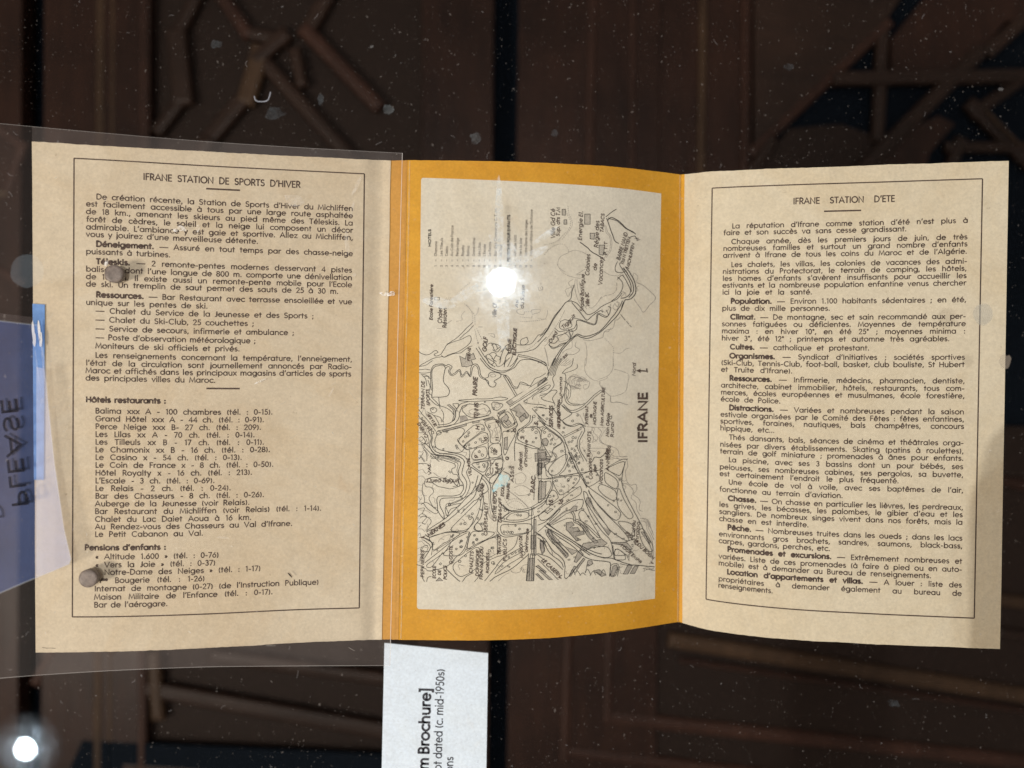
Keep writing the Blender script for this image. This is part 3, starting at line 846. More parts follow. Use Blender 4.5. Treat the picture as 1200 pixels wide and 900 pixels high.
# tile D: tigrit stream, gorge road
dotted('D', '170,0 210,60 270,100 300,108'); contour('D', '265,100 330,115 380,120 400,85 340,90 420,40'); contour('D', '245,220 300,200 285,250 265,280 240,225', .5)
contour('D', '310,130 270,160 290,190 320,180'); road('D', '300,320 250,330 210,380 150,450 110,520 70,590 20,630', 0, .75); road('D', '320,180 300,240 290,300 240,340 190,410 140,480 90,570 30,650 0,680', 0, .75)
road('D', '300,335 330,370 380,430 430,490 480,450 550,405 570,420', .0, .8); road('D', '290,320 340,340 400,400 440,440 500,420 560,370 640,330 700,300 740,250', 0, .7)
contour('D', '345,130 350,200 370,270 400,340 430,390'); contour('D', '330,130 325,200 345,290 375,350', .5); contour('D', '365,150 380,230 390,290', .5); contour('D', '425,300 450,370 480,380 530,330 560,280')
contours.dots(smooth(tp('D', '545,305 590,275 650,262 690,225 695,160')), .6, 4, 1.5); road('D', '700,110 745,160 740,220 700,280 650,320', 0, .65)
contour('D', '580,60 630,90 700,100 740,80 760,110'); river('D', '700,130 740,95 770,130 800,190 815,230 800,270 770,290 730,300', .7)
road('D', '770,20 820,90 855,170 858,250 820,300 770,310', 0, 1.0); road('D', '755,30 800,100 835,170 840,240 800,290', 0, .9); road('D', '740,40 780,100 815,170 820,240', 0, .8)
contour('D', '720,250 750,235 760,260 730,285 760,290 800,270', .6); contour('D', '745,250 770,250 780,280 830,255', .6)
river('D', '770,310 745,350 730,400 690,460 640,510 590,560 540,600 480,635 430,650 380,640 345,625 300,660 250,710 210,760 170,830 140,890', .9)
river('D', '745,320 720,370 680,430 640,480 600,530 540,590 460,625 400,630 350,612 310,640 250,690 200,750 150,830 125,890', .9)
river('D', '760,330 740,380 700,450 650,500', .7)
river('D', '620,370 640,380 630,430 600,465 560,450 530,440 520,500 500,530 450,520 400,500 360,490 340,500 345,560 300,590 270,570', .75)
river('D', '600,400 620,440 600,455 545,430 520,440 505,520 450,510 400,492 355,478 320,470', .6)
contour('D', '560,390 590,420 625,390 640,350', .5); contour('D', '680,340 660,380 690,400 710,360 700,320', .5); contour('D', '690,330 720,340 700,370 680,350', .5)
for a in ('730,440 770,490', '780,500 800,525', '808,535 822,548'): road('D', a, 0, .6)
contour('D', '725,460 700,490 680,490 660,560 610,575 580,600 570,640 500,660 450,670 400,660', .6)
contour('D', '640,560 620,590 590,590', .6)
contour('D', '845,300 870,340 900,380 930,420 980,360 1035,295 980,230 920,180 870,160', .7); contour('D', '850,280 860,240 880,230 870,200 890,190', .5); contour('D', '835,110 845,75 880,110 865,150', .5)
road('D', '200,500 240,485 280,500 300,540 270,560 210,570 190,540 200,500', 0, .55); river('D', '150,560 190,590 240,580 290,570 320,560 340,520', .6)
river('D', '270,575 290,640 260,680 200,700 150,730 100,710 110,690 150,690 180,660 170,630 230,610 260,590', .7); river('D', '100,700 130,740 190,720 270,670 310,600 290,570', .6); contour('D', '180,650 230,610 260,620 280,650 200,680 180,650', .5)
for s in ('250,570 270,600 300,650', '230,590 262,620 285,660', '120,650 90,690 60,720'): contour('D', s, .5)
contours.dots(smooth(tp('D', '60,730 75,780 85,830 95,890')), .9, 1.2, .7); contours.dots(smooth(tp('D', '60,680 130,590 200,480 240,400')), .5, 1.5, 1)
contour('D', '415,680 430,740 430,830 420,890', .45); dotted('D', '590,650 640,700 665,740 662,820 665,890'); contour('D', '670,775 730,780 770,745 805,735', .45)
contour('D', '340,680 330,720 370,750 320,790 270,790 230,830', .55); contour('D', '300,670 300,730 250,750 215,780', .5); contour('D', '20,200 30,220 45,210 40,195', .5); contour('D', '0,470 60,480 85,440 85,400', .4)
for k in range(7): contour('D', f'{205+k*18},{800+k*8} {170+k*14},{850+k*6} {150+k*14},{890}', .5)
# tile C: golf side
river('C', '80,765 110,785 150,795 190,780 225,755 250,770 215,790 235,805 275,790'); river('C', '85,893 150,855 210,825 280,810 310,815 380,785 450,775 510,730 550,715')
river('C', '275,790 300,750 330,705 400,675 460,655 520,625 540,640 535,680 510,710 430,765 350,790 305,815 280,800')
road('C', '330,700 420,640 500,560 555,510'); road('C', '440,650 520,580 560,535'); dotted('C', '480,345 520,380 550,430 555,510'); dotted('C', '500,355 545,410 570,450 575,530'); contours.dots(smooth(tp('C', '450,225 490,190 530,160')), .5)
contour('C', '605,380 598,420 580,450'); contour('C', '485,410 455,450 460,485 410,500'); contour('C', '240,560 290,560 330,520 370,490'); dotted('C', '572,570 585,630 600,690'); dotted('C', '590,560 615,620 640,660')
dotted('C', '320,295 420,295'); dotted('C', '310,310 415,312'); houses.line(tp('C', '220,290 262,290 262,312 220,312'), .5, True)
road('C', '595,730 640,800 690,870 720,900', 1.5); contour('C', '690,610 740,610 745,640 710,625', .5); contour('C', '605,550 640,550', .7); fill('C', '592,680 610,682 606,698 595,696')
for s in ('690,700 720,692 745,750 770,740 750,700 720,710', '660,810 700,790 740,850 720,880 690,850 670,800', '700,790 730,770 760,790 740,830', '720,690 800,720 770,770 730,750', '790,840 820,760 850,710 900,700 890,770 850,800 830,880', '930,705 990,708 1060,700 1100,660 1130,620 1160,610 1200,560',
          '800,770 830,740 870,760 850,800', '880,820 840,860 830,900', '905,800 880,860 860,900', '960,790 920,860 880,900', '1030,640 980,660 975,700 1010,705 1040,680 1030,640', '840,720 860,760', '870,770 930,790', '760,800 800,820 790,870', '690,860 750,900', '775,740 800,720'): road('C', s, 0, .6)
road('C', '930,775 1020,765 1100,740 1160,680 1200,640', 0, .7); dotted('C', '1030,750 1080,720 1110,690 1140,660'); road('C', '960,800 1060,820 1150,850 1200,885', 1.0)
contour('C', '985,390 945,400 950,430 1000,440 1010,410'); contour('C', '1070,400 1145,395 1140,420 1100,430 1080,440 1070,400'); dotted('C', '970,460 1070,470 1070,450'); dotted('C', '970,500 1060,500 1200,480'); contour('C', '1130,200 1140,230 1170,220 1160,190', .5); dotted('C', '1020,415 1065,415')
hatched('C', '440,805 490,830 500,780 530,800 560,780 580,830 540,840 560,880 500,900 460,895', 0.4, 1.0)
# tile E: prairie, tennis, centre
river('E', '195,340 200,260 195,130 215,80 245,65 290,60 312,85 300,150 300,210 340,260 350,300 330,330 270,340 195,340', .7)
river('E', '190,280 185,200 186,120 205,70 240,52 290,50 320,65 340,52 375,75 352,110 370,140 400,125 440,98 462,150 500,112 530,150 542,70 580,48 612,80 622,140 650,172 690,165 700,130 750,122 800,140 790,170 742,200 760,222 740,252 700,240 690,200 660,180', .7)
river('E', '318,88 335,72 355,80 340,115 368,152 405,138 435,112 458,165 500,128 535,162 555,80 580,62 600,90 610,150 645,182 670,190 690,225', .6)
road('E', '640,0 700,70 770,105 830,110 900,80 950,0', 0, .7); road('E', '620,0 690,85 780,125 840,120 920,80 970,20 1050,8 1130,30 1200,62', 0, .7); road('E', '690,0 750,40 770,70 810,60 850,10', 0, .55); road('E', '720,0 760,30', 0, .6)
contour('E', '710,145 740,135 755,155 720,165 710,145', .6); river('E', '800,140 850,150 880,180 910,240 950,252 972,210 1020,220 1060,240 1100,180 1150,160 1195,130'); river('E', '830,150 870,190 900,250 945,265 965,225 1020,235 1070,245', .5)
road('E', '830,148 935,325', 1.2); road('E', '430,368 560,358 700,355 790,340 862,352 820,368 700,372 540,380 430,372', 0, .6)
hatched('E', '850,385 1195,165 1210,190 880,412', -.57, .75, .5); road('E', '880,425 1210,215', 0, .7); road('E', '850,450 800,480 770,490', 0, .6); hatched('E', '775,480 830,450 840,465 790,498', -.5, .9)
block('E', '480,430 520,400 600,410 640,400 690,425 710,480 650,510 560,520 500,500 460,450'); contour('E', '520,460 560,445 600,455 655,440 665,460 690,480 640,495 540,488 520,460', .6); block('E', '720,400 745,385 780,392 820,410 775,455 735,445'); contour('E', '745,410 780,402 795,420 765,435 745,410', .5)
road('E', '250,585 350,570 400,520 408,460 450,400 520,380', 0, .7); road('E', '240,603 360,592 425,540 440,470 470,420 530,398', 0, .7); fill('E', '440,505 495,500 520,545 442,562')
hatched('E', '330,410 350,405 400,450 405,500 395,540 370,560 390,500 380,450', .5, 1.2); road('E', '380,400 430,400 415,440 380,405', 0, .6)
road('E', '245,625 400,590 540,548 700,515', 1.6, .65); hatched('E', '290,632 400,600 500,575 498,590 400,615 300,648', -.25, .8); hatched('E', '550,556 610,545 612,560 555,570', -.2, .8); hatched('E', '645,535 730,512 735,525 655,548', -.25, .8)
block('E', '270,650 400,620 460,612 482,640 450,690 420,715 440,750 480,790 430,830 300,812 240,790 222,750 232,690'); road('E', '190,650 200,700 192,760 230,820 300,838 400,850 460,880 485,910', 0, .7); road('E', '165,640 190,700 175,770 215,835 290,852 380,865 440,890', 0, .7)
block('E', '440,705 560,592 640,582 658,630 620,650 500,742 470,770 440,745'); block('E', '478,770 620,662 680,660 690,710 678,742 520,800 480,785'); block('E', '660,560 765,538 802,610 790,730 715,742 705,650'); block('E', '780,520 862,468 922,550 905,592 850,612 822,592')
hatched('E', '800,530 850,490 870,520 850,560 830,545 815,570', .5, .9); hatched('E', '830,560 870,540 895,570 860,590', .2, .9); road('E', '770,500 830,590 870,600 930,560 940,590 850,640', 0, .6); road('E', '740,520 800,620 800,700', 0, .6)
hatched('E', '890,450 965,398 1000,440 1050,500 1030,530 990,500 960,520 930,500 940,470', -.5, .8); hatched('E', '960,530 1010,480 1025,520 980,560', .6, .9); road('E', '880,440 940,560 940,600 890,650', 0, .65); road('E', '1060,500 1050,560 1000,600 950,640 935,700 920,780 925,900', 0, .7); road('E', '1080,510 1070,560 1010,610 960,650 955,680', 0, .6)
contour('E', '690,580 720,570 760,560 780,600 740,620 760,660 740,700 720,690 730,640 700,620 690,580', .6); contour('E', '750,580 770,650 780,700', .5)
block('E', '700,770 790,750 802,850 702,872'); block('E', '550,835 590,790 668,780 672,868 560,890'); block('E', '815,660 850,640 900,640 930,660 880,760 840,850 822,800'); hatched('E', '830,700 860,690 855,800 835,800', 0, .8)
road('E', '690,745 690,800 700,910', 0, .6); road('E', '800,740 810,850 830,905', 0, .6); road('E', '520,805 530,830 520,900', 0, .6); road('E', '510,805 480,780', 0, .6); contour('E', '400,760 430,790 460,820 500,830 490,860', .5)
block('E', '960,622 1040,608 1120,620 1150,690 1150,785 1080,770 960,722 948,670'); road('E', '930,740 1000,760 1080,790 1200,800', 0, .6); contour('E', '1080,590 1110,550 1180,560 1170,600 1080,595'); road('E', '1060,600 1130,605 1160,640 1200,610', 0, .6)
house('E', '490,690 470,730 520,655 510,680 580,740 620,710 640,730 520,760 490,775 580,790 610,820 640,850 720,790 745,800 1085,735 1110,700 1110,650 1080,625 995,640 1090,510 1170,500 1110,455 410,770 420,790 640,620 700,600 725,820 760,820')
river('E', '1080,360 1090,330 1140,300 1180,270 1200,260'); river('E', '1000,380 1060,340 1130,290 1200,240'); contour('E', '1140,340 1160,310 1200,310'); road('E', '1000,380 1060,400 1150,405 1200,420', 0, .6); contour('E', '1000,370 1030,365 1025,400 1005,395', .6); road('E', '1075,440 1130,500 1200,560', 0, .6); road('E', '1090,430 1160,430 1200,445', 0, .6)
for s in ('85,100 130,95 180,100', '85,70 140,60 200,20', '80,125 130,130 190,120', '100,140 150,150 180,180', '110,150 140,180 150,240', '160,190 180,250 170,300 200,330', '190,340 250,400 270,440', '170,350 220,400 260,420', '255,345 262,400 270,420', '180,440 210,430 240,450 220,480 190,470 180,440', '150,470 210,500 250,560 260,590', '270,420 310,430 360,460 390,500', '280,450 300,500 290,560', '210,500 270,520 280,560', '130,160 170,160 165,175', '80,450 120,500 180,570 230,640', '75,500 120,560 200,640', '80,720 130,750 170,740 160,690', '100,745 150,800 200,850 230,880 260,905', '130,740 190,800 230,850 300,870 380,890 430,910', '85,700 110,690 140,740 110,760', '120,790 150,840 150,900', '90,850 110,880 130,910', '185,850 200,870 260,850 330,860 400,880'): road('E', s, 0, .55)
houses.line(tp('E', '190,640 210,640 212,662 192,664'), .5, True); houses.line(smooth(tp('E', '235,650 265,640 275,660 245,675'), True), .6, True)
# tile F: services, fan of contours, big outline
contour('F', '420,0 415,110 470,180 530,200'); contour('F', '662,0 660,90 612,155 530,185'); contour('F', '670,95 760,120 800,150 790,220 770,290 700,325 640,330 590,290 550,240 545,205'); contour('F', '612,165 600,180 540,200'); contour('F', '560,240 580,290'); contour('F', '640,335 645,385 710,385 790,408', .8)
road('F', '560,285 500,330 440,390 380,440 290,468 220,410', 1.2, .6); river('F', '240,250 235,330 255,390 300,412 380,408 410,395'); river('F', '250,255 250,330 270,380 310,400 370,402'); river('F', '215,130 245,150 240,280 215,350 205,400 160,430'); river('F', '230,200 260,220 255,260 275,290 260,350', .5); river('F', '265,215 290,260 285,330 270,360', .5)
for k in range(9): contour('F', f'{250+k*14},{215+k*3} {262+k*15},{185-(k%3)*12} {300+k*17},{150+k*6} {345+k*11},{140+k*9}', .5)
for k in range(7): contour('F', f'{255+k*16},{225+k*4} {285+k*14},{240+k*5} {310+k*12},{275-k*2}', .5)
contour('F', '330,190 440,200 455,220 440,260 410,270 400,240 430,230', .5); contour('F', '340,170 380,180 410,210', .5); contour('F', '345,205 390,200', .8); contour('F', '340,225 370,250', .9); contour('F', '330,240 360,230 380,240', .9)
for k in range(6): road('F', f'{215-k*14},0 {170-k*12},80 {150-k*14},150', 0, .55)
river('F', '0,40 60,30 85,80 95,140 60,200 0,240', .6); hatched('F', '0,220 60,170 70,180 0,250', -.7, .8); river('F', '0,280 80,240 110,235 90,270 20,300'); river('F', '20,330 80,310 130,280 170,290 130,350 150,400', .6); road('F', '150,150 130,180 140,250 60,330 30,345 60,370 140,390 150,420', 0, .55); road('F', '215,130 240,100 300,60 310,0', 0, .6); road('F', '240,130 340,90 345,50', 0, .5)
road('F', '0,430 80,440 150,440', 0, .6); road('F', '130,430 180,510 210,545 240,580 300,600 370,580 400,600 410,640 370,720 370,800 410,870 430,905', 0, .7); road('F', '210,410 280,465 295,490 215,545', 0, .7); road('F', '225,555 240,572 290,592 360,570 420,600', 0, .6); road('F', '230,690 380,615', .9, .6); road('F', '390,640 350,720 350,790 390,870 400,905', 0, .6)
road('F', '0,500 60,570 140,620 220,690 260,780 300,870 330,905', 0, .75); road('F', '0,520 60,590 140,650 210,710 240,790 250,905', 0, .75); block('F', '0,550 50,570 60,590 0,610'); block('F', '35,630 60,610 110,640 215,730 135,800 120,870 60,780 30,720'); contour('F', '95,640 150,660 180,700 150,715 130,670 100,660', .6); road('F', '135,790 215,740', 0, .6)
house('F', '50,500 80,530 350,500 305,550 230,610 220,650 60,650 100,680 120,720 115,750 210,815 310,695 275,735 340,770 300,795 325,810 330,860 285,880 535,830 350,885 640,520')
contour('F', '340,480 370,500 400,560 420,590', .5); contour('F', '400,480 420,550 450,590', .5); contour('F', '470,600 500,620 490,650 530,700 480,740 490,700 470,650 480,610', .55); contour('F', '530,610 560,650 540,700 580,750 640,770 700,800 720,860 780,860', .55); contour('F', '600,620 560,680 545,730 600,760 660,780', .5); contour('F', '430,600 500,605 600,610', .5); contour('F', '620,520 650,500 640,540', .5)
contour('F', '430,790 520,790 620,795 640,830', .5); contour('F', '460,820 480,850 470,870', .5); contour('F', '640,800 670,820 640,860 690,880 790,890', .5); contour('F', '390,780 430,850 430,900', .5); river('F', '480,905 500,870 550,870 590,835 610,800', .8); contour('F', '30,700 40,800 20,860 0,880', .5); contour('F', '100,810 160,840 150,900', .5)
hatched('F', '40,710 75,700 95,730 80,770 50,760', .3, .9); hatched('F', '0,800 70,815 70,860 110,865 110,890 0,900', 0.0, .8)
# tile G: south-west
river('G', '190,55 260,60 330,80 390,100 400,130 370,150 380,190 420,200 430,250 420,290 380,300', .6); river('G', '190,10 230,25 330,40 420,70 450,100 430,160 440,230 470,280 470,330 440,370 370,385 270,385 240,410 245,470 250,520 300,590', .7); river('G', '180,40 300,55 400,85 425,110 415,160 430,200', .5)
river('G', '260,10 350,15 440,40 480,80 470,130 460,190 500,260 490,340 450,390 380,400 290,405 265,430 270,480 300,540 305,590', .7); river('G', '340,0 450,20 500,60 520,130 500,180 530,260 520,330 480,400 430,430 380,450 330,450 320,480 340,540 320,580', .6); river('G', '140,240 200,220 250,225 300,260 340,250 360,230 400,280 430,300 440,280 420,240', .7); river('G', '145,260 200,270 250,300 300,310 370,320 450,290', .6); contour('G', '210,180 260,215 310,225 330,205', .6)
road('G', '600,205 560,330 480,420 400,500 340,560 300,590 150,690', 0, .75); road('G', '640,210 590,330 560,400 440,510 360,580 260,650 170,690 150,700', 0, .75); road('G', '630,230 665,260 690,330 640,370 600,410 550,440 450,540', 0, .7); road('G', '540,130 590,165 650,210 700,270 715,330 710,380 720,500 740,545', 0, .75); road('G', '555,85 700,60 820,50', 1.1, .6)
block('G', '545,105 600,90 680,85 690,120 650,175 600,155'); block('G', '665,190 705,130 760,60 815,65 805,150 720,215 695,225'); block('G', '700,240 790,150 815,140 735,270'); road('G', '690,60 680,150', 0, .5); road('G', '830,140 730,290 735,350 730,430', 0, .7); road('G', '825,170 880,200 870,250', 0, .7)
contour('G', '650,370 690,340 695,380 700,460 690,530 720,590 700,480', .6); block('G', '360,680 470,560 580,450 610,410 625,440 600,540 560,620 500,680 430,690'); road('G', '540,560 560,600 500,690 430,700 330,700 180,745 140,720', 0, .7); road('G', '630,410 650,390 630,560 575,640 570,680 620,690 660,680', 0, .7); block('G', '320,480 390,460 450,450 420,480 360,500 330,560 315,520'); block('G', '572,650 600,620 630,650 635,690 590,695')
road('G', '640,200 580,330 480,400 360,450', 0, .6); hatched('G', '580,300 640,270 650,300 610,350 585,330', .4, .8); houses.line(tp('G', '340,455 350,445 362,460 350,475'), .5, True)
block('G', '175,750 260,720 340,705 440,712 400,750 300,800 210,860 195,800'); contour('G', '270,760 320,730 360,730 340,780 280,800', .6); contour('G', '250,790 270,760 300,770', .6); block('G', '380,770 460,710 525,702 520,760 495,850 440,905 300,905 330,850'); block('G', '540,710 610,695 720,700 740,720 650,780 510,850'); road('G', '500,870 620,800 780,720', 0, .7); road('G', '780,560 770,660 775,700 820,740 900,740 1050,705', 0, .7); road('G', '640,200 760,200', 0, .5)
road('G', '790,440 860,505 950,520 1060,505 1130,470 1200,420', 0, .8); road('G', '820,460 880,510 960,505 1050,490 1120,450 1200,400', 0, .6); road('G', '800,600 900,615 1000,605 1100,570 1200,510', 0, .8); road('G', '810,580 880,530 900,520', 0, .6); block('G', '890,540 960,528 1035,530 1040,575 960,595 850,590'); block('G', '810,640 900,635 1060,630 1060,695 900,725 830,725 800,690'); block('G', '800,490 860,510 870,530 820,570 800,590')
road('G', '1100,200 1090,420', 0, .6); road('G', '1145,60 1145,420', 1.4, .5); hatched('G', '1120,100 1160,100 1160,190 1120,190', 0, .8); hatched('G', '1140,260 1200,260 1190,400 1135,420', 1.57, .9); hatched('G', '1100,10 1200,0 1200,60 1105,80', .0, .8); road('G', '1070,480 1070,905', 0, .6); road('G', '1095,560 1095,905', 0, .6); hatched('G', '1090,590 1110,590 1110,905 1085,905', 0, 1.2); houses.line(tp('G', '1045,510 1080,500 1085,550 1050,560'), .5, True)
contour('G', '920,200 980,180 1020,210 1010,260 940,280 925,230', .5); contour('G', '920,310 980,290 1060,330 1040,370 960,380 920,350', .5); contours.dots(smooth(tp('G', '850,440 900,410 980,420 1040,490')), .6); contours.dots(smooth(tp('G', '860,460 910,430 970,440 1020,500')), .5); contours.dots(smooth(tp('G', '870,340 950,400 1040,480')), .8, 2, .8); contours.dots(smooth(tp('G', '830,400 880,480 990,500')), .5)
house('G', '600,100 650,110 610,130 690,195 790,190 880,130 450,630 485,625 550,540 530,580 520,560 570,730 590,765 560,800 640,720 860,700 900,705 930,645 965,675 950,550 975,555 840,510 830,700 450,780 455,830 410,850 730,840 350,465 1090,490')
for s in ('120,0 100,40 80,60', '80,100 140,100 190,130', '130,250 140,300 190,310 210,350 170,400 200,470 250,520', '120,270 110,340 130,400 130,440', '80,450 120,450 160,500 230,540 250,520', '80,560 110,540 150,570 110,620 140,630', '75,500 130,490 110,540', '100,460 140,440 180,460 240,510', '90,580 130,560 190,600 160,660 150,700', '80,660 100,640', '85,750 130,750 200,800 190,905', '100,870 130,820 160,830 150,870 110,905'): road('G', s, 0, .5)
# tile H: south-east
road('H', '270,0 300,60 350,170 400,250 430,310', 0, .75); road('H', '290,0 330,80 365,165 420,260 440,300 600,420 700,500 730,545 700,595 650,580 560,490 480,400 445,340', 0, .7); block('H', '190,205 240,150 285,45 330,140 345,185'); block('H', '95,150 160,70 240,20 260,50 200,170 120,205'); block('H', '135,235 240,215 350,205 365,240 320,300 210,375 170,340 145,290'); road('H', '60,235 200,210 350,185 560,155', 0, .7); road('H', '0,230 100,235 130,220 60,130 100,90 160,60 130,0', 0, .6)
contour('H', '105,0 160,20 165,60 120,90', .6); road('H', '130,250 130,310 90,380 60,450 0,500', 0, .7); block('H', '135,330 180,400 80,460 90,390'); block('H', '15,260 50,260 110,255 115,310 60,400 5,440'); block('H', '10,570 20,545 110,470 210,410 350,310 378,310 372,370 220,460 110,570 40,600'); road('H', '0,640 40,625 80,600 200,490 300,430 380,415 400,430 385,490 330,520', 0, .7); road('H', '0,700 60,650 190,520 180,510 100,600', 0, .6)
hatched('H', '320,470 345,475 340,510 250,540 170,600 110,640 100,625 170,570 230,520 290,500', -.5, .8); road('H', '80,630 280,760 380,820 480,870 560,895', 0, .8); road('H', '75,660 300,790 420,880 460,905', 0, .8); road('H', '300,520 320,560 325,610 350,620 400,660 430,700', 1.0, .7)
hatched('H', '250,620 300,610 320,640 280,660 350,660 370,690 310,700 400,690 410,720 330,740 380,770 340,780 270,700 250,680', .4, .8); road('H', '130,640 230,590 290,580 330,600 350,590 450,650 560,760', 0, .6); hatched('H', '350,600 430,660 460,720 530,790 500,800 440,740 400,680', .8, .9)
block('H', '360,535 400,512 440,560 500,660 545,740 520,745 440,660 380,600'); road('H', '400,345 420,440 470,560 560,690 640,780 660,900', 0, .7); road('H', '405,345 430,360 470,450 600,640 640,690 760,770 800,768 740,680 560,500 470,380 445,330', 0, .7)
hatched('H', '430,400 460,400 500,520 600,640 640,700 620,730 540,620 450,480 420,440', .9, .8); block('H', '530,310 570,285 680,340 690,410 650,420 570,370'); block('H', '585,200 600,180 670,220 705,270 690,325 600,270'); block('H', '700,340 720,325 760,420 830,540 830,575 790,580 720,500 695,420'); block('H', '615,140 755,80 750,150 720,205 690,195 630,165')
road('H', '770,80 740,220 750,320 820,470 900,620 1000,860 980,900', 0, .7); road('H', '590,150 720,70 790,60', 0, .6); road('H', '640,170 720,240 760,300', 0, .4); block('H', '395,215 400,190 500,165 545,230 520,265 435,300'); block('H', '705,615 760,610 830,640 850,740 770,690'); block('H', '890,690 930,680 1000,800 1010,860 980,870 920,800'); hatched('H', '905,700 930,700 990,790 980,810', .9, .9)
road('H', '640,790 760,790 840,760', 0, .6); road('H', '650,800 780,830 850,905', 0, .6); hatched('H', '650,795 780,790 830,850 790,860 740,810', .2, .9); block('H', '675,870 700,850 760,890 770,905 680,905'); contour('H', '780,60 790,120 770,180 785,260 820,290 860,280 870,330 840,370 880,400 900,440 890,500 920,520', .55); contour('H', '750,270 800,290 840,340 820,400 860,440 870,500 900,560', .5); contour('H', '900,580 960,590 990,640 970,660 1000,720 1020,770', .6); contour('H', '910,600 950,620 960,680 1000,760 1010,830', .5)
contour('H', '600,20 640,60 700,50 730,80', .5); contour('H', '640,0 660,30 730,40 790,40', .5); contour('H', '0,600 100,590', .3)
for k in range(5): contour('H', f'{920+k*10},{585+k*14} {960+k*8},{600+k*16} {990+k*7},{650+k*20}', .45)
hatched('H', '0,60 20,50 40,60 60,50 110,60 105,80 60,90 60,130 40,140 0,120', 0, .75); hatched('H', '5,90 40,95 30,200 5,200', 1.57, .8); road('H', '70,110 75,200 100,220', 0, .5)
road('H', '80,680 90,720 140,790 180,820 260,905', 1.6, .7); hatched('H', '80,680 120,680 130,720 200,790 180,810 100,740', .8, .8); contour('H', '0,730 60,760 120,860 130,905', .7); hatched('H', '20,770 45,780 60,870 40,900 20,840', .9, .8)
house('H', '125,165 165,250 200,340 270,240 290,220 330,235 315,270 265,250 280,165 310,130 270,120 300,90 105,390 140,385 120,430 340,40 360,95 390,155 440,270 430,215 520,200 720,235 335,30')
for a in ('60,520 90,540', '100,490 130,500', '70,530 110,500', '80,540 135,500'): road('H', a, 0, .6)
hatched('H', '370,860 400,800 470,790 560,760 610,800 570,830 500,820 420,860', .3, .9)
# tiles I, J: bottom edge
road('I', '140,160 200,200 180,250 130,330', 0, .7); road('I', '120,170 180,220 165,270 100,260 110,230', 0, .6); road('I', '135,370 250,280 390,170 500,110', 0, .7); road('I', '150,405 160,380 250,320 380,220', 0, .6); road('I', '210,270 260,240 360,180', 0, .6); road('I', '150,410 200,400 290,280', 0, .6)
road('I', '150,440 200,440 330,400 400,330 480,250 520,110', 0, .7); block('I', '380,400 440,340 530,270 600,235 640,300 690,340 640,380 540,450 460,490 410,470'); road('I', '330,435 400,500 440,535', 0, .7); road('I', '465,535 500,490 560,460', 0, .7); road('I', '500,255 640,180 780,140', 0, .7); road('I', '570,535 600,500 640,430', 0, .6)
road('I', '660,530 740,430 820,330 940,260 1040,210', 0, .7); road('I', '705,535 760,490 900,420 1040,300', 0, .8); block('I', '750,470 820,370 960,290 990,270 1010,300 880,380'); road('I', '700,350 760,320 820,300 920,230 950,140', 0, .6); road('I', '770,120 770,300', 0, .6); road('I', '690,330 840,250', 0, .5)
road('I', '1045,290 1025,530', 0, .7); road('I', '1060,290 1048,530', 0, .7); road('I', '1080,290 1072,530', 0, .7); road('I', '1098,290 1090,530', 0, .7); hatched('I', '1050,330 1095,330 1085,530 1030,530', 1.6, .85); hatched('I', '1065,130 1110,130 1100,250 1065,250', 1.57, .8); contour('I', '890,440 920,460 970,450 990,400 1040,385', .6); contour('I', '780,530 820,490 870,460', .5); contour('I', '440,430 430,390 480,400', .6)
hatched('I', '230,530 260,500 290,530', 0, .8); road('I', '150,535 160,500 190,490', 0, .6); road('I', '110,500 130,535', 0, .6); road('I', '60,385 100,400 150,430', 0, .5)
house('I', '450,230 455,180 560,190 590,170 570,130 720,240 700,265 730,370 870,320 900,290 930,280 960,270 810,400 740,380 640,30 270,380 490,310 440,360 885,105 965,75')
road('I', '1100,100 1160,140 1200,230', 0, .7); road('I', '1110,290 1200,360', 0, .6); road('I', '1105,400 1180,450', 0, .6); hatched('I', '1105,470 1125,465 1180,520 1160,522', .7, .8); hatched('I', '1110,400 1130,395 1200,450 1190,462', .7, .8)
road('J', '80,20 200,110 330,190 430,270 560,325 640,330 700,350 800,385 900,395 1025,408', 0, .8); road('J', '60,45 180,140 300,220 400,310 480,345 600,360 640,380 630,490', 0, .8); road('J', '0,120 60,160 130,260 220,340 240,410', 0, .8); road('J', '0,150 50,190 110,290 200,360 225,410', 0, .7); road('J', '0,290 110,330 220,430', 0, .7); road('J', '240,410 250,510 400,330', 0, .6); road('J', '0,340 130,470 180,520', 0, .6)
block('J', '430,265 480,240 600,230 640,270 645,310 600,325 500,305'); block('J', '675,270 690,250 750,280 770,340 700,345 675,330'); block('J', '640,395 700,380 705,420 680,485 640,485'); road('J', '720,400 700,490', 0, .6); road('J', '660,220 670,340', 0, .7); road('J', '720,380 1025,440', 0, .6); road('J', '780,300 800,350', 0, .6)
for s in ('750,470 790,390 830,395 790,470', '810,465 850,400 885,400 850,465', '330,470 350,400 400,330 415,340 370,400', '420,460 430,400 440,350 475,355 485,380 450,400 430,400', '270,490 320,400 340,410 290,490', '350,280 370,260 400,300 340,370 320,360', '110,90 150,170 270,310 250,330 140,200 80,100', '140,190 200,190 300,300 350,270', '640,480 660,400 690,390 700,420 670,485', '10,440 40,440 130,520 100,520', '490,440 540,430 600,480 560,490'): hatched('J', s, rnd.uniform(.3, 1.2), .9)
for k in range(7): road('J', f'{280+k*45},{485-(k%2)*30} {305+k*45},{430+(k%3)*15} {330+k*45},{480}', 0, .55)
contour('J', '930,450 960,430 1020,420', .5); contour('J', '935,440 950,410 1025,440', .5); hatched('J', '20,180 50,190 60,260 35,290', .9, .8); contour('J', '980,380 1010,340 1020,250', .6)

MOFF = 0.00005 + 0.00005
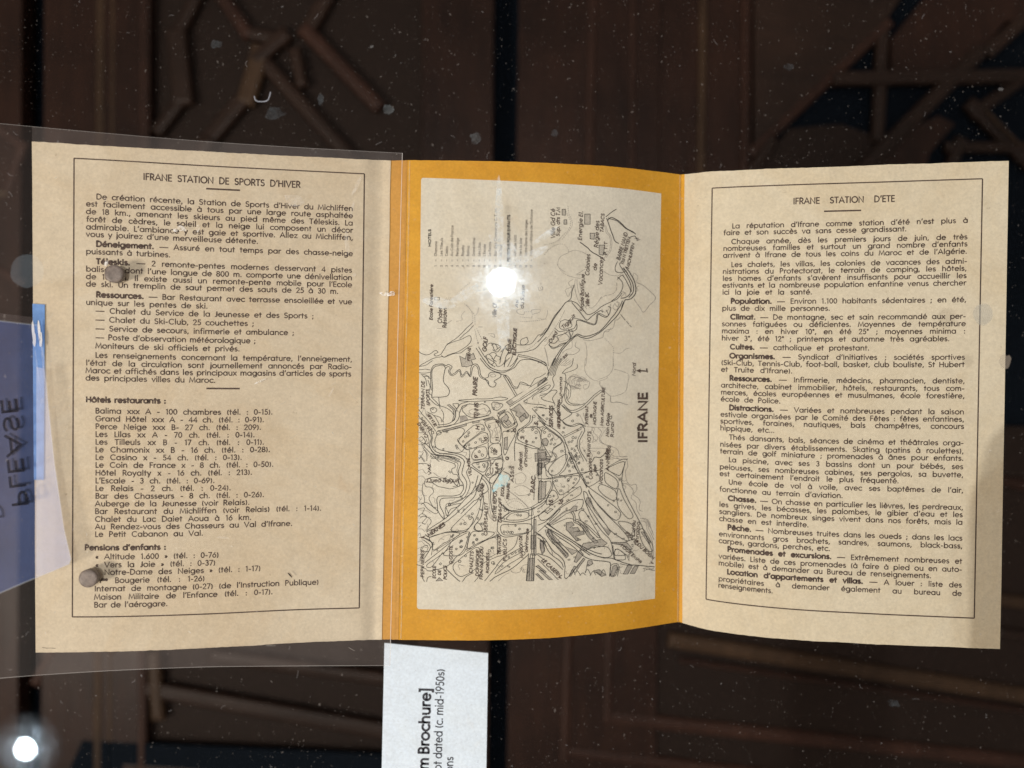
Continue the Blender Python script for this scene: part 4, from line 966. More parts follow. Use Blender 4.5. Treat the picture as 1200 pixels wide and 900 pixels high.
# the draughtsman's small marks: plots, sheds and slope ticks between the streets
for (x0, y0, x1, y1, n_) in ((495, 470, 640, 520, 26), (500, 520, 680, 600, 60), (500, 600, 640, 670, 46), (640, 500, 700, 560, 26), (640, 560, 745, 600, 24), (650, 600, 760, 672, 34)):
    for _ in range(n_):
        x, y = rnd.uniform(x0, x1), rnd.uniform(y0, y1); a = rnd.uniform(0, 3.14); L = rnd.uniform(1.2, 3.2)
        if rnd.random() < .5: houses.line([(x, y), (x + L * math.cos(a), y + L * math.sin(a)), (x + L * math.cos(a) - 1.3 * math.sin(a), y + L * math.sin(a) + 1.3 * math.cos(a)), (x - 1.3 * math.sin(a), y + 1.3 * math.cos(a))], .42, True)
        else: contours.line(smooth([(x, y), (x + L * math.cos(a), y + L * math.sin(a)), (x + 2.2 * L * math.cos(a + .5), y + 2.2 * L * math.sin(a + .5)), (x + 3 * L * math.cos(a + .2), y + 3 * L * math.sin(a + .2))]), .42)
for k in range(26):
    y = 468 + k * 7.6; x = 489.5; L = rnd.uniform(4, 16)
    contours.line(smooth([(x, y), (x + L * .4, y + rnd.uniform(-3, 3)), (x + L * .7, y + rnd.uniform(-5, 5)), (x + L, y + rnd.uniform(-7, 7))]), .5)
hatch.make('map_hatching', INK_GREY, field, MOFF)['label'] = 'grey shading on the buildings and slopes of the printed map'
contours.make('map_contours', INK_GREY, field, MOFF + 0.00002)
rivers.make('map_streams', INK_MAP, field, MOFF + 0.00004); roads.make('map_roads', INK_MAP, field, MOFF + 0.00006); houses.make('map_houses', INK_MAP, field, MOFF + 0.00008)

# map lettering: read from the right-hand side, letters climb the sheet
def map_text(text, t, x0, y0, x1, y1, cap, w=0.62, slant=0.22, name='map_lettering', mat=None, bold=False, flip=False, hs=None):
    ox, oy = TILE[t] if t else (0, 0); k = 7.5 if t else 1.0
    ax, ay, bx, by = ox + x0 / k, oy + y0 / k, ox + x1 / k, oy + y1 / k
    L = math.hypot(bx - ax, by - ay); ux, uy = (bx - ax) / L, (by - ay) / L
    nx, ny = uy, -ux            # up direction of the letters (to the left when the text climbs)
    nat, ns = natural(text)
    sp = 0.35 * cap
    h = (L - ns * sp) / (nat * cap)
    st, _ = lay(text, cap, h, sp)
    V = []; F = []
    for poly, b in st:
        ribbon([(p[0] + slant * p[1], p[1]) for p in poly], w * (1.22 if not name.startswith('legend') else 1), V, F)
    P = [(ax + ux * p[0] + nx * p[1], ay + uy * p[0] + ny * p[1]) for p in V]
    S_, V_ = SM.invs([p[0] for p in P], [p[1] for p in P])
    return mesh_obj(name, SM.at(S_, V_, MOFF + 0.0001), F, mat or INK, field)
for args in [
    ('Ville Gd Cé', 'B', 150, 600, 150, 335, 4.6), ('Sup. dts T.M', 'B', 190, 580, 195, 325, 4.0), ('Energie El.', 'B', 385, 615, 395, 355, 4.2), ('Régie des', 'B', 530, 680, 540, 440, 4.6), ('TABACS', 'B', 575, 545, 585, 378, 3.6),
    ('P.T.T', 'B', 608, 745, 610, 625, 3.4), ('BARRE NAND', 'B', 720, 790, 790, 550, 4.2), ('Tizi N TRETTEN', 'B', 750, 830, 815, 590, 3.4), ('MICHLIFFEN', 'B', 800, 865, 850, 640, 3.2),
    ('Colonies', 'B', 450, 925, 460, 735, 4.6), ('de', 'B', 515, 880, 520, 815, 4.2), ('Vacances', 'B', 565, 1010, 575, 760, 4.6),
    ('Stade Bonfigue', 'D', 400, 415, 410, 85, 4.0), ('Ville BC', 'D', 455, 370, 445, 245, 4.0), ('Oued', 'D', 115, 695, 175, 600, 4.0), ('Tigguit', 'D', 225, 570, 335, 455, 4.0), ('RSI', 'D', 232, 830, 265, 795, 2.6), 
    ('Ecole Forestière', 'C', 200, 490, 205, 175, 3.4), ('Chalet', 'C', 280, 520, 285, 380, 4.4), ('Résiden', 'C', 322, 560, 325, 380, 4.2), ('GOLF', 'C', 672, 770, 685, 640, 4.4, .85), ('USINE', 'C', 890, 785, 890, 655, 3.6, .8), ('ELECTRIQUE', 'C', 930, 800, 940, 560, 3.4, .8), ('FERME', 'C', 530, 850, 535, 730, 3.0),
    ('Ville CF', 'C', 760, 470, 765, 340, 4.2, .5), ('Asi', 'C', 950, 380, 955, 310, 3.2, .45), ('du Suisse', 'C', 1000, 390, 1010, 180, 3.8, .5), 
    ('PRAIRIE', 'E', 590, 330, 595, 165, 4.6, .85), ('TENNIS', 'E', 598, 530, 602, 390, 4.2, .8), ('TERRAIN DE', 'E', 128, 450, 130, 200, 3.4), ('SPORTS', 'E', 178, 415, 170, 270, 3.4), ('CAMPING', 'E', 165, 690, 90, 560, 3.6), ('ES FES', 'E', 200, 625, 120, 540, 3.6), ('DE LA SURV', 'E', 240, 590, 170, 480, 3.0), 
    ('H', 'E', 610, 630, 612, 592, 4.0, .9), ('10', 'E', 682, 735, 680, 690, 3.2, .8), ('11', 'E', 780, 730, 780, 690, 3.0, .8), ('2', 'E', 780, 570, 780, 545, 3.0, .8), ('5', 'E', 1125, 590, 1125, 560, 3.6, .8), ('3', 'E', 1005, 715, 1000, 680, 3.6, .8), ('6', 'E', 930, 655, 935, 610, 3.6, .8), ('9', 'E', 600, 880, 600, 850, 3.8, .8), ('12', 'E', 765, 855, 765, 800, 3.6, .8), ('Q', 'E', 868, 895, 868, 865, 3.2, .8),
    ('Nord', 'F', 855, 155, 860, 40, 3.6), ('Cuhama', 'F', 212, 400, 212, 160, 3.0), ('DOUDAM', 'F', 190, 480, 192, 365, 2.6), ('SERVICES', 'F', 130, 605, 132, 415, 3.8, .8), ('MUNICIPAUX', 'F', 195, 620, 200, 470, 3.4, .7), 
    ('INTERNAT', 'F', 440, 580, 442, 420, 3.0), ('de', 'F', 478, 525, 478, 490, 3.0), ('MONTAGNE', 'F', 510, 585, 515, 380, 3.2), ('Mon AGRICULTURE', 'F', 572, 595, 590, 255, 3.2), ('Mon Génie', 'F', 622, 690, 632, 480, 3.4), ('Rural', 'F', 665, 695, 665, 555, 3.4), ('RUMINOTS', 'F', 460, 870, 465, 640, 3.4),
    ('Colonies', 'H', 480, 240, 470, 50, 4.2), ('de', 'H', 515, 175, 515, 130, 3.4), ('Vacances', 'H', 568, 285, 570, 60, 4.2), ('HUREL', 'H', 615, 70, 630, -40, 3.4), ('ANNEXES', 'H', 622, 165, 640, -60, 3.2, .6),
    ('15', 'H', 132, 475, 130, 415, 4.0, .9), ('16', 'H', 215, 465, 220, 415, 4.0, .9), ('Cal du', 'H', 850, 740, 858, 600, 3.6), ('Dhraïpo', 'H', 880, 820, 895, 610, 3.8), ('VILLAGE', 'G', 545, 210, 525, 50, 3.2), 
    ('Oued Tigguit', 'G', 150, 262, 435, 262, 4.2), ('MEKNES', 'G', 165, 745, 315, 640, 4.0, .9), ('OBERSALEIT', 'G', 680, 735, 685, 440, 3.6), ('CENTRE REPOS', 'G', 758, 610, 765, 340, 3.8), ('DES S OFF', 'G', 805, 620, 805, 400, 3.0), ('ECOLE', 'G', 825, 390, 830, 285, 3.2), ('PRIMAIRE', 'G', 875, 415, 878, 270, 3.2), ('ASSIS', 'G', 912, 265, 915, 120, 3.4),
    ('Syndicat', 'G', 985, 160, 990, 0, 3.8), ("d'Initiative", 'G', 1030, 130, 1035, -110, 3.4), ('PARC', 'G', 1095, 360, 1105, 210, 4.4, .85), ('GARE', 'G', 640, 400, 655, 280, 3.6), ('CT', 'G', 730, 200, 735, 70, 3.4), ('SAR', 'G', 775, 190, 778, 90, 3.0), ('VAL', 'G', 190, 200, 180, 100, 3.0), ('TRAVAUX', 'I', 800, 300, 800, 130, 3.6), ('PUBLICS', 'I', 850, 360, 850, 160, 3.6), ('MAISON DE', 'I', 995, 330, 985, 130, 3.2), ('de France', 'I', 1035, 280, 1045, 70, 3.2),
    ('CHALETS', 'I', 550, 465, 560, 270, 3.6), ('DOMINIQUE', 'I', 605, 490, 610, 255, 3.4), ('FRANÇE ET DU', 'I', 640, 520, 645, 230, 3.4), ('ROBLESS', 'I', 695, 465, 698, 280, 3.0), ('Q COSTE', 'I', 375, 385, 375, 225, 3.4), ('ECOLE', 'I', 228, 510, 228, 400, 3.4), ('DE', 'I', 272, 480, 272, 435, 3.0), ('POLICE', 'I', 325, 520, 325, 395, 3.4), ('PEPINIERES', 'I', 125, 500, 125, 260, 3.4),
    ('TOUR EMPR', 'J', 720, 220, 900, 380, 3.0), ('IFRANE DU BOUM', 'J', 760, 110, 1010, 345, 3.6, .7), ('LE CASERN', 'J', 30, 350, 190, 500, 3.8, .8),
]:
    map_text(*args)
map_text('IFRANE', 'F', 958, 740, 958, 292, 9.6, 2.1, slant=0.0, name='map_title')
fillA = Ink(); fillA.poly(tp('F', '862,108 905,90 900,102 960,108 960,118 900,115 905,128')); fillA.line(tp('F', '955,92 962,120'), 1.4)
fillA.poly(tp('G', '90,748 150,728 125,745 148,762')); fillA.poly(tp('J', '1020,380 985,350 1000,372 975,375')); fillA.poly(tp('J', '212,512 180,478 190,500 165,500')); fillA.poly(tp('H', '580,40 605,12 580,5 600,20')); fillA.poly(tp('H', '625,158 612,138 600,150'))
fillA.make('map_arrow', INK, field, MOFF + 0.00012)
# legend of the map
leg = [('1', 'Chamonix', 238, 620), ('2', 'Les Tilleuls', 288, 590), ('3', 'Casino', 333, 665), ('4', 'Au Coin de France', 380, 480), ('5', 'Perce-Neige', 428, 590), ('6', 'Royalty', 475, 655), ('7', 'Balima', 522, 660), ('8', 'Grand-Hôtel', 572, 590), ('9', 'Les Lilas', 620, 630),
       ('10', "L'Escale", 665, 645), ('11', 'Le Relais', 712, 625), ('12', 'Bar des Chasseurs C. T. M.', 762, 330), ('13', 'La Tour', 806, 650), ('14', 'Altitude 1600', 935, 565), ('15', 'Vers la Joie', 982, 590), ('16', 'Notre-Dame des Neiges', 1030, 430), ('17', "Maison Militaire de l'Enfance", 1076, 340)]
for num, txt, zx, zt in leg:
    map_text(txt, 'A', zx, 752, zx + 4, zt, 2.7, .42, slant=0, name='legend_line', mat=INK_FAINT)
    map_text('-', 'A', zx, 800, zx, 775, 2.7, .4, slant=0, name='legend_dash', mat=INK_FAINT)
    map_text(num, 'A', zx, 845 + (8 if len(num) > 1 else 0), zx, 830, 2.4, .42, slant=0, name='legend_number', mat=INK_FAINT)
map_text('HOTELS', 'A', 186, 668, 186, 512, 2.7, .7, slant=0, name='legend_heading', mat=INK_MAP)
map_text('PENSIONS POUR ENFANTS', 'A', 880, 800, 882, 388, 2.9, .75, slant=0, name='legend_heading', mat=INK_MAP)

# ------------------------------------------------------------------ blue tape, plastic sleeve, studs, fleck
BLUE = NT('blue_masking_tape')
_c = BLUE.mixc(BLUE.ramp(BLUE.noise(500, 4, .7, BLUE.geo()), [(.3, 0.), (.7, 1.)]), (0.17, 0.33, 0.66), (0.125, 0.26, 0.58))
_b = BLUE.n('BsdfPrincipled', i_Roughness=0.3); BLUE.l(_c, _b.inputs['Base Color']); BLUE.l(_b.outputs[0], BLUE.out.inputs[0])
tape = quad_on('blue_tape', SL, [(38.6, 356), (53.4, 357), (52.2, 562), (40.2, 562)], BLUE.m, None, 0.0005, 8, 30)
tag(tape, 'strip of blue tape on the left edge of the winter page', 'tape')

# sleeve surface: the page's own bend carried on past its left edge
KSL = [(-70, 138.5, -66, 801), (0, 144.6, 0, 795), (38, 148.2, 42, 791.6), (130, 156.5, 132, 786), (240, 165.6, 238, 781.8), (350, 172.8, 346, 780.6), (430, 177.2, 424, 780.2), (472, 179.4, 457.5, 780)]
class Sleeve(Sheet):
    def __init__(s):
        A = catmull(KSL, 260); s.px = A
        L = catmull(KL, 320)
        dl = KD / (L[:, 3] - L[:, 1])
        d = np.interp(A[:, 0], L[:, 0], dl) - 0.0011
        left = A[:, 0] < 37.5
        d[left] = dl[0] - 0.0011 - (37.5 - A[left, 0]) * 0.00003
        s.T = np.stack([(A[:, 0] - 600) / FPX * d, -(A[:, 1] - 450) / FPX * d, CAM_Z - d], 1)
        s.B = np.stack([(A[:, 2] - 600) / FPX * d, -(A[:, 3] - 450) / FPX * d, CAM_Z - d], 1)
        M = (s.T + s.B) / 2
        s.s = np.concatenate([[0], np.cumsum(np.linalg.norm(np.diff(M, axis=0), axis=1))]); s.H = .19
        dm = np.gradient(M, axis=0); n_ = np.stack([-dm[:, 2], np.zeros(len(A)), dm[:, 0]], 1); s.N = n_ / np.linalg.norm(n_, axis=1)[:, None]
SV = Sleeve()
sleeve = empty('plastic_sleeve', 'clear plastic sleeve slipped over the winter page, its margin showing round the paper', 'plastic sleeve')
FILM = veil_mat('sleeve_film', (0.66, 0.56, 0.53), 0.065, 0.02, 0.22)
FILM2 = veil_mat('sleeve_film_side', (0.60, 0.50, 0.47), 0.02, 0.02, 0.22)
SEAM_GLINT = veil_mat('sleeve_seam_glint', (0.95, 0.92, 0.90), 0.45, 0.12, 0.12)  # pale colour paints the highlight along the sleeve's edge
def sv_poly_strip(name, top, bot, mat, n=60, off=0.0):
    """film between two picture curves given as functions of a in 0..1"""
    P = []
    m = 3
    for i in range(n + 1):
        a = i / n
        t = top(a); b = bot(a)
        for j in range(m + 1):
            k = j / m; P.append((t[0] * (1 - k) + b[0] * k, t[1] * (1 - k) + b[1] * k))
    S_, V_ = SV.invs([p[0] for p in P], [p[1] for p in P])
    F = [(i * (m + 1) + j, i * (m + 1) + j + 1, (i + 1) * (m + 1) + j + 1, (i + 1) * (m + 1) + j) for i in range(n) for j in range(m)]
    return mesh_obj(name, SV.at(S_, V_, off), F, mat, sleeve)
AL = catmull(KL, 200)
def on(K, c, x):
    K = np.array(K); return float(np.interp(x, K[:, c], K[:, c + 1]))
ALd = AL
top_page = lambda x: float(np.interp(x, AL[:, 0], AL[:, 1]))
bot_page = lambda x: float(np.interp(x, AL[:, 2], AL[:, 3]))
ASV = SV.px
top_sv = lambda x: float(np.interp(x, ASV[:, 0], ASV[:, 1]))
bot_sv = lambda x: float(np.interp(x, ASV[:, 2], ASV[:, 3]))
lx = lambda y: 37.5 + 4.5 * (y - 166.5) / 598
sv_poly_strip('film_margin', lambda a: (37.5 + 434.5 * a, top_sv(37.5 + 434.5 * a)), lambda a: (37.5 + 434.5 * a, top_page(37.5 + 434.5 * a) + .3), FILM)
sv_poly_strip('film_margin', lambda a: (42 + 415.5 * a, bot_page(42 + 415.5 * a) - .3), lambda a: (42 + 415.5 * a, bot_sv(42 + 415.5 * a)), FILM)
sv_poly_strip('film_margin', lambda a: (-68, 138 + 664 * a), lambda a: (lx(146 + 650 * a), top_sv(37.5) + (bot_sv(42) - top_sv(37.5)) * a), FILM2)
sv_poly_strip('film_window', lambda a: (37.5 + 434.5 * a, top_page(37.5 + 434.5 * a) + .3), lambda a: (42 + 415.5 * a, bot_page(42 + 415.5 * a) - .3), CLEAR)
sv_poly_strip('welded_seam', lambda a: (471.2 - 14.6 * a, 179.4 + 600.4 * a), lambda a: (472.4 - 14.6 * a, 179.4 + 600.4 * a), SEAM_GLINT, off=0.0002)  # strip paints the highlight along the sleeve's edge
sv_poly_strip('welded_seam', lambda a: (-68 + 539 * a, top_sv(-68 + 539 * a)), lambda a: (-68 + 539 * a, top_sv(-68 + 539 * a) + .7), veil_mat('sleeve_top_edge', (.9, .88, .86), .14), off=0.0002)
sv_poly_strip('welded_seam', lambda a: (-68 + 525 * a, bot_sv(-68 + 525 * a) - .8), lambda a: (-68 + 525 * a, bot_sv(-68 + 525 * a)), veil_mat('sleeve_bottom_edge', (.9, .88, .86), .2), off=0.0002)

# glints: highlights on wrinkles and scratches, painted as whitish patches
GLINT_HARD = veil_mat('painted_glint', (0.95, 0.93, 0.90), 0.95, pattern=(700, .38, .62))
GLINT_SOFT = veil_mat('painted_soft_glint', (0.92, 0.90, 0.86), 0.35, pattern=(300, .35, .7))
GLINT = veil_mat('painted_tape_glint', (1, 1, 1), 0.97, 0.3, 0.1)  # white streaks paint the highlights over the tape
def sv_blob(name, cx, cy, rx, ry, ang, mat, parent, n=14, off=0.0004, taper=0.0):
    P = [(cx, cy)]
    for i in range(n):
        t = 6.283 * i / n; k = 1 + .28 * noise.noise(Vector((math.cos(t) * 1.7 + cx, math.sin(t) * 1.7, cy)))
        x, y = rx * math.cos(t) * k, ry * math.sin(t) * k
        x *= 1 + taper * math.sin(t)
        P.append((cx + x * math.cos(ang) - y * math.sin(ang), cy + x * math.sin(ang) + y * math.cos(ang)))
    S_, V_ = SV.invs([p[0] for p in P], [p[1] for p in P])
    return mesh_obj(name, SV.at(S_, V_, off), [(0, i + 1, (i + 1) % n + 1) for i in range(n)], mat, parent)
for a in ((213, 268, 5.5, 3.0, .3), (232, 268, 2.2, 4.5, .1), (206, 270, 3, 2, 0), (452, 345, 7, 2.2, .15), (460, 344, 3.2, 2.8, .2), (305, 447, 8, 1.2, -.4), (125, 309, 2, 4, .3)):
    sv_blob('sleeve_glint', *a, GLINT_HARD, sleeve)
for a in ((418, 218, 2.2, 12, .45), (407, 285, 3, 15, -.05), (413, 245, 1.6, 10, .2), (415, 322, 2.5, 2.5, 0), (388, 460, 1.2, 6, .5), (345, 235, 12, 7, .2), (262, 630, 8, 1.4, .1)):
    sv_blob('sleeve_glint', *a, GLINT_SOFT, sleeve)
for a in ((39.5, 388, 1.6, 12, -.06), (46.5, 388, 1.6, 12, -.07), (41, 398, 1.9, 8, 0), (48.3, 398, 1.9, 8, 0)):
    sv_blob('glint_streak', *a, GLINT, sleeve)
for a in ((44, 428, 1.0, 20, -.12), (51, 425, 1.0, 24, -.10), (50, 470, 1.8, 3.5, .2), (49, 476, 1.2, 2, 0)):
    sv_blob('glint_streak', *a, GLINT_SOFT, sleeve)
# fine scratches over the page: one counted mass
SV_ = []; SF_ = []
rs = random.Random(3)
for _ in range(170):
    x = rs.uniform(45, 466); y = rs.uniform(180, 770); a = rs.gauss(-.8, .8); L = rs.choice((1.0, 1.5, 2.0, 3, 6, 11)) * rs.uniform(.6, 1.2)
    ribbon([(x, y), (x + L * math.cos(a), y + L * math.sin(a) * .9)], rs.uniform(.25, .7) if L < 4 else .25, SV_, SF_)
S_, V_ = SV.invs([p[0] for p in SV_], [p[1] for p in SV_])
o = mesh_obj('fine_scratches', SV.at(S_, V_, 0.0003), SF_, veil_mat('fine_scratch', (.95, .92, .85), .45), sleeve); tag(o, kind='stuff')

# metal studs
STUD = plain('tarnished_stud_metal', (0.165, 0.135, 0.118), 0.5, 0.0)
STUD_S = plain('stud_side_metal', (0.20, 0.18, 0.165), 0.6, 0.0)
def stud(px, py, hx, label):
    """a short round stud standing on the page; px, py its foot, hx its head in the picture"""
    S0, v0 = SV.inv(px, py)
    base = Vector(SV.at([S0], [v0], 0.0004)[0]); nrm = Vector((float(np.interp(S0, SV.s, SV.N[:, 0])), 0, float(np.interp(S0, SV.s, SV.N[:, 2]))))
    t = bpy.data.objects.new('round_stud', None); COL.objects.link(t); t.location = base
    t.rotation_euler = nrm.to_track_quat('Z', 'Y').to_euler()
    tag(t, label, 'stud')
    H = 0.0034
    def lathe(prof, n=40):
        V = [(rr * math.cos(6.283185 * i / n), rr * math.sin(6.283185 * i / n), z) for rr, z in prof for i in range(n)]
        F = [(k * n + i, k * n + (i + 1) % n, (k + 1) * n + (i + 1) % n, (k + 1) * n + i) for k in range(len(prof) - 1) for i in range(n)]
        F.append(tuple(range((len(prof) - 1) * n, len(prof) * n))); F.append(tuple(reversed(range(n))))
        return V, F
    for nm, prof, m in (('stud_body', [(.0028, 0), (.0030, .0003), (.0030, H - .0012), (.0029, H - .0009)], STUD_S), ('stud_head', [(.0029, H - .0009), (.0032, H - .0006), (.0032, H - .0003), (.0029, H), (.002, H + .0001)], STUD)):
        V, F = lathe(prof); o = mesh_obj(nm, V, F, m, None, True); o.parent = t
    return t
stud(138, 322.4, 0, 'small round metal stud over the text in the upper half of the winter page')
stud(108.5, 675, 0, 'small round metal stud low on the winter page beside the list of boarding houses')

fl = sv_blob('dark_fleck', 340, 674, 3.6, .9, .85, plain('fleck_brown', (.03, .018, .012), .6), None, off=.0001, taper=.5)
tag(fl, 'tiny dark fleck of dirt lying on the winter page near the printed list', 'fleck')

# ------------------------------------------------------------------ caption card
dC = CAM_Z - 0.0014
card = empty('caption_card', 'white caption card printed with the word Brochure, lying below the orange panel', 'caption card')
cq = [(450.5, 753.5), (572, 765.5), (569, 960), (446, 960)]
dcs = (dC, dC, dC, dC)
bm = bmesh.new()
vt_ = [bm.verts.new(P3(x, y, dC)) for x, y in cq]; f = bm.faces.new(vt_)
ex = bmesh.ops.extrude_face_region(bm, geom=[f]); bmesh.ops.translate(bm, verts=[e for e in ex['geom'] if isinstance(e, bmesh.types.BMVert)], vec=(0, 0, -0.0008))
bm_obj('card_sheet', bm, CARD, card)
def card_text(text, x0, y0, x1, y1, cap, w, slant=0.0, name='caption_line', fixed=None):
    w *= 1.3
    L = math.hypot(x1 - x0, y1 - y0); ux, uy = (x1 - x0) / L, (y1 - y0) / L; nx, ny = uy, -ux
    nat, ns = natural(text); sp = .32 * cap; h = fixed or (L - ns * sp) / (nat * cap)
    st, _ = lay(text, cap, h, sp); V = []; F = []
    for poly, b in st: ribbon([(p[0] + slant * p[1], p[1]) for p in poly], w, V, F)
    P = [P3(x0 + ux * p[0] + nx * p[1], y0 + uy * p[0] + ny * p[1], dC - 0.0001) for p in V]
    return mesh_obj(name, P, F, CARD_INK, card)
card_text('m Brochure]', 501.5, 902, 504.6, 806, 11.6, 2.0)
card_text('ot dated (c. mid-1950s)', 516.8, 903, 520.6, 783.5, 9.0, 1.0)
card_text('ons', 530.4, 905, 531, 886.5, 9.0, 1.0)

# ------------------------------------------------------------------ see-through sheet painted as a glass-mirrored bluish notice at the left
reflection = empty('reflection', 'see-through sheet painted as a pale blue notice reading PLEASE in mirror writing, overlapping the left page edge', 'reflection')
SHEETB = veil_mat('mirrored_blue', (0.22, 0.34, 0.80), 0.15)  # mirrored sign painted as a bluish translucent sheet
EDGEB = veil_mat('mirrored_blue_edge', (0.9, 0.95, 1.0), 0.10)
dN = 0.2690
nq = [(-120, 352), (52, 382), (83, 659), (-60, 716)]
def flat_poly(name, poly, depth, mat, parent):
    return mesh_obj(name, [P3(x, y, depth) for x, y in poly], [tuple(reversed(range(len(poly))))], mat, parent)
arcp = [(-120, 362), (0, 376), (30, 379.5), (44, 381), (52, 420), (57, 480), (64, 545), (75, 620), (83, 655), (81, 661), (60, 670), (30, 682), (0, 695), (-60, 722), (-120, 740)]
flat_poly('mirrored_sheet', arcp, dN, SHEETB, reflection)
Ve = []; Fe = []; ribbon(arcp[1:13], 2.2, Ve, Fe)
mesh_obj('mirrored_edge', [P3(x, y, dN - .0002) for x, y in Ve], Fe, EDGEB, reflection)
Ve = []; Fe = []; ribbon([(-120, 357), (0, 371), (36, 375.5)], 8, Ve, Fe)
mesh_obj('mirrored_fold', [P3(x, y, dN - .0003) for x, y in Ve], Fe, veil_mat('mirrored_fold_dark', (.12, .1, .1), .3), reflection)
NI = veil_mat('mirrored_ink', (0.012, 0.012, 0.016), 0.62); NI2 = veil_mat('mirrored_ink_ghost', (0.015, 0.02, 0.035), 0.38)  # second ink paints the doubled mirror image
def mirrored_text(text, x0, y0, x1, y1, cap, w, dx, dy, mat, name):
    L = math.hypot(x1 - x0, y1 - y0); ux, uy = (x1 - x0) / L, (y1 - y0) / L; nx, ny = -uy, ux      # tops to the right: mirror writing
    nat, ns = natural(text); h = L / (nat * cap)
    st, _ = lay(text, cap, h, 0); V = []; F = []
    for poly, b in st: ribbon(poly, w, V, F)
    mesh_obj(name, [P3(x0 + dx + ux * p[0] + nx * p[1], y0 + dy + uy * p[0] + ny * p[1], dN - .0004 - (.0001 if dx else 0)) for p in V], F, mat, reflection)
flat_poly('painted_glare', [(42.5, 430), (52, 432), (57, 480), (64, 545), (75, 620), (83, 655), (81, 661), (60, 670), (42.5, 677)], dN + .0002, veil_mat('painted_glare_white', (.93, .90, .95), .30), reflection)  # mirrored sign's glare painted as a whitish veil over the page
mirrored_text('PLEASE', 15, 595, 1, 466, 17, 3.0, 0, 0, NI, 'mirrored_lettering')
mirrored_text('PLEASE', 15, 595, 1, 466, 17, 3.0, 6, -2.5, NI2, 'mirrored_lettering')
mirrored_text('D', -13, 609, -15, 590, 17, 3.0, 0, 0, NI2, 'mirrored_lettering')

# ------------------------------------------------------------------ ceiling spots that mirror in the glass
EM = NT('led_lens'); _e = EM.n('Emission', i_Color=(0.86, 0.95, 1.0, 1), i_Strength=330.0); EM.l(_e.outputs[0], EM.out.inputs[0])
HOUS = plain('black_lamp_housing', (0.02, 0.02, 0.02), .5)
ZG = 0.0555       # height of the cover glass
def spot_lamp(px, py, dia, label):
    L = (CAM_Z - ZG) + 1.25
    c = Vector(((px - 600) / FPX * L, -(py - 450) / FPX * L, ZG + 1.25))
    rr = dia / FPX * L / 2
    t = bpy.data.objects.new('ceiling_spot', None); COL.objects.link(t); t.location = c; tag(t, label, 'ceiling lamp', 'round ceiling spots above the case')
    n = 32
    V = [(rr * math.cos(6.283185 * i / n), rr * math.sin(6.283185 * i / n), 0) for i in range(n)]
    o = mesh_obj('lens', V, [tuple(reversed(range(n)))], EM.m); o.parent = t
    V = []
    for q, z in ((rr, -.001), (rr * 1.12, -.004), (rr * 1.3, .0), (rr * 1.3, .05)): V += [(q * math.cos(6.283185 * i / n), q * math.sin(6.283185 * i / n), z) for i in range(n)]
    F = [(k * n + i, k * n + (i + 1) % n, (k + 1) * n + (i + 1) % n, (k + 1) * n + i) for k in range(3) for i in range(n)]
    F.append(tuple(range(3 * n, 4 * n)))
    o = mesh_obj('housing', V, F, HOUS); o.parent = t
spot_lamp(588, 331, 25, 'round white ceiling spot mirrored over the map')
spot_lamp(32, 876, 21, 'round white ceiling spot mirrored at the lower left corner')

# ------------------------------------------------------------------ cover glass, with dust, drops and greasy smears on it, and painted glare
dG = CAM_Z - ZG
glass = empty('cover_glass', 'dusty clear glass lid over the whole display, with smears, drops and lint', 'glass lid')
slab('pane', -0.55, -0.45, 0.55, 0.45, ZG, ZG + 0.002, CLEAR, glass)

def smear_mat(name, mirror, haze, hr, scale, lo, hi, wide=0.012, wr=0.42, cx=588, cy=331, rad=60):
    m = NT(name)
    tr = m.n('BsdfTransparent', i_Color=(1, 1, 1, 1))
    g1 = m.n('BsdfGlossy', i_Roughness=0.0, i_Color=(1, 1, 1, 1)); g2 = m.n('BsdfGlossy', i_Roughness=hr, i_Color=(.80, .90, 1, 1)); g3 = m.n('BsdfGlossy', i_Roughness=wr, i_Color=(.8, .9, 1, 1))
    geo = m.geo()
    c = P3(cx, cy, dG - 0.0025)
    d = m.n('VectorMath', operation='DISTANCE'); m.l(geo, d.inputs[0]); d.inputs[1].default_value = (c.x, c.y, ZG + .0025)
    R = rad / FPX * dG
    fall = m.n('MapRange', interpolation_type='SMOOTHSTEP'); m.l(d.outputs['Value'], fall.inputs[0]); fall.inputs[1].default_value = R; fall.inputs[2].default_value = R * .12; 
    f = fall.outputs[0]
    pat = m.ramp(m.noise(scale, 6, .72, geo, .6), [(lo, 0.0), (hi, 1.0)])
    fine = m.ramp(m.noise(1500, 2, .5, geo), [(.60, 0.0), (.70, 1.0)])
    h = m.math('MULTIPLY', m.math('ADD', m.math('MULTIPLY', pat, 1.0), m.math('MULTIPLY', fine, 1.6)), haze)
    h = m.math('MULTIPLY', m.math('ADD', h, haze * .35), f)
    a = m.n('MixShader'); m.l(h, a.inputs[0]); m.l(tr.outputs[0], a.inputs[1]); m.l(g2.outputs[0], a.inputs[2])
    w_ = m.math('MULTIPLY', f, wide)
    a3 = m.n('MixShader'); m.l(w_, a3.inputs[0]); m.l(a.outputs[0], a3.inputs[1]); m.l(g3.outputs[0], a3.inputs[2])
    b = m.n('MixShader'); m.l(m.math('MULTIPLY', m.math('MINIMUM', m.math('MULTIPLY', f, 3.0), 1.0), mirror), b.inputs[0]); m.l(a3.outputs[0], b.inputs[1]); m.l(g1.outputs[0], b.inputs[2])
    m.l(b.outputs[0], m.out.inputs[0]); return m.m

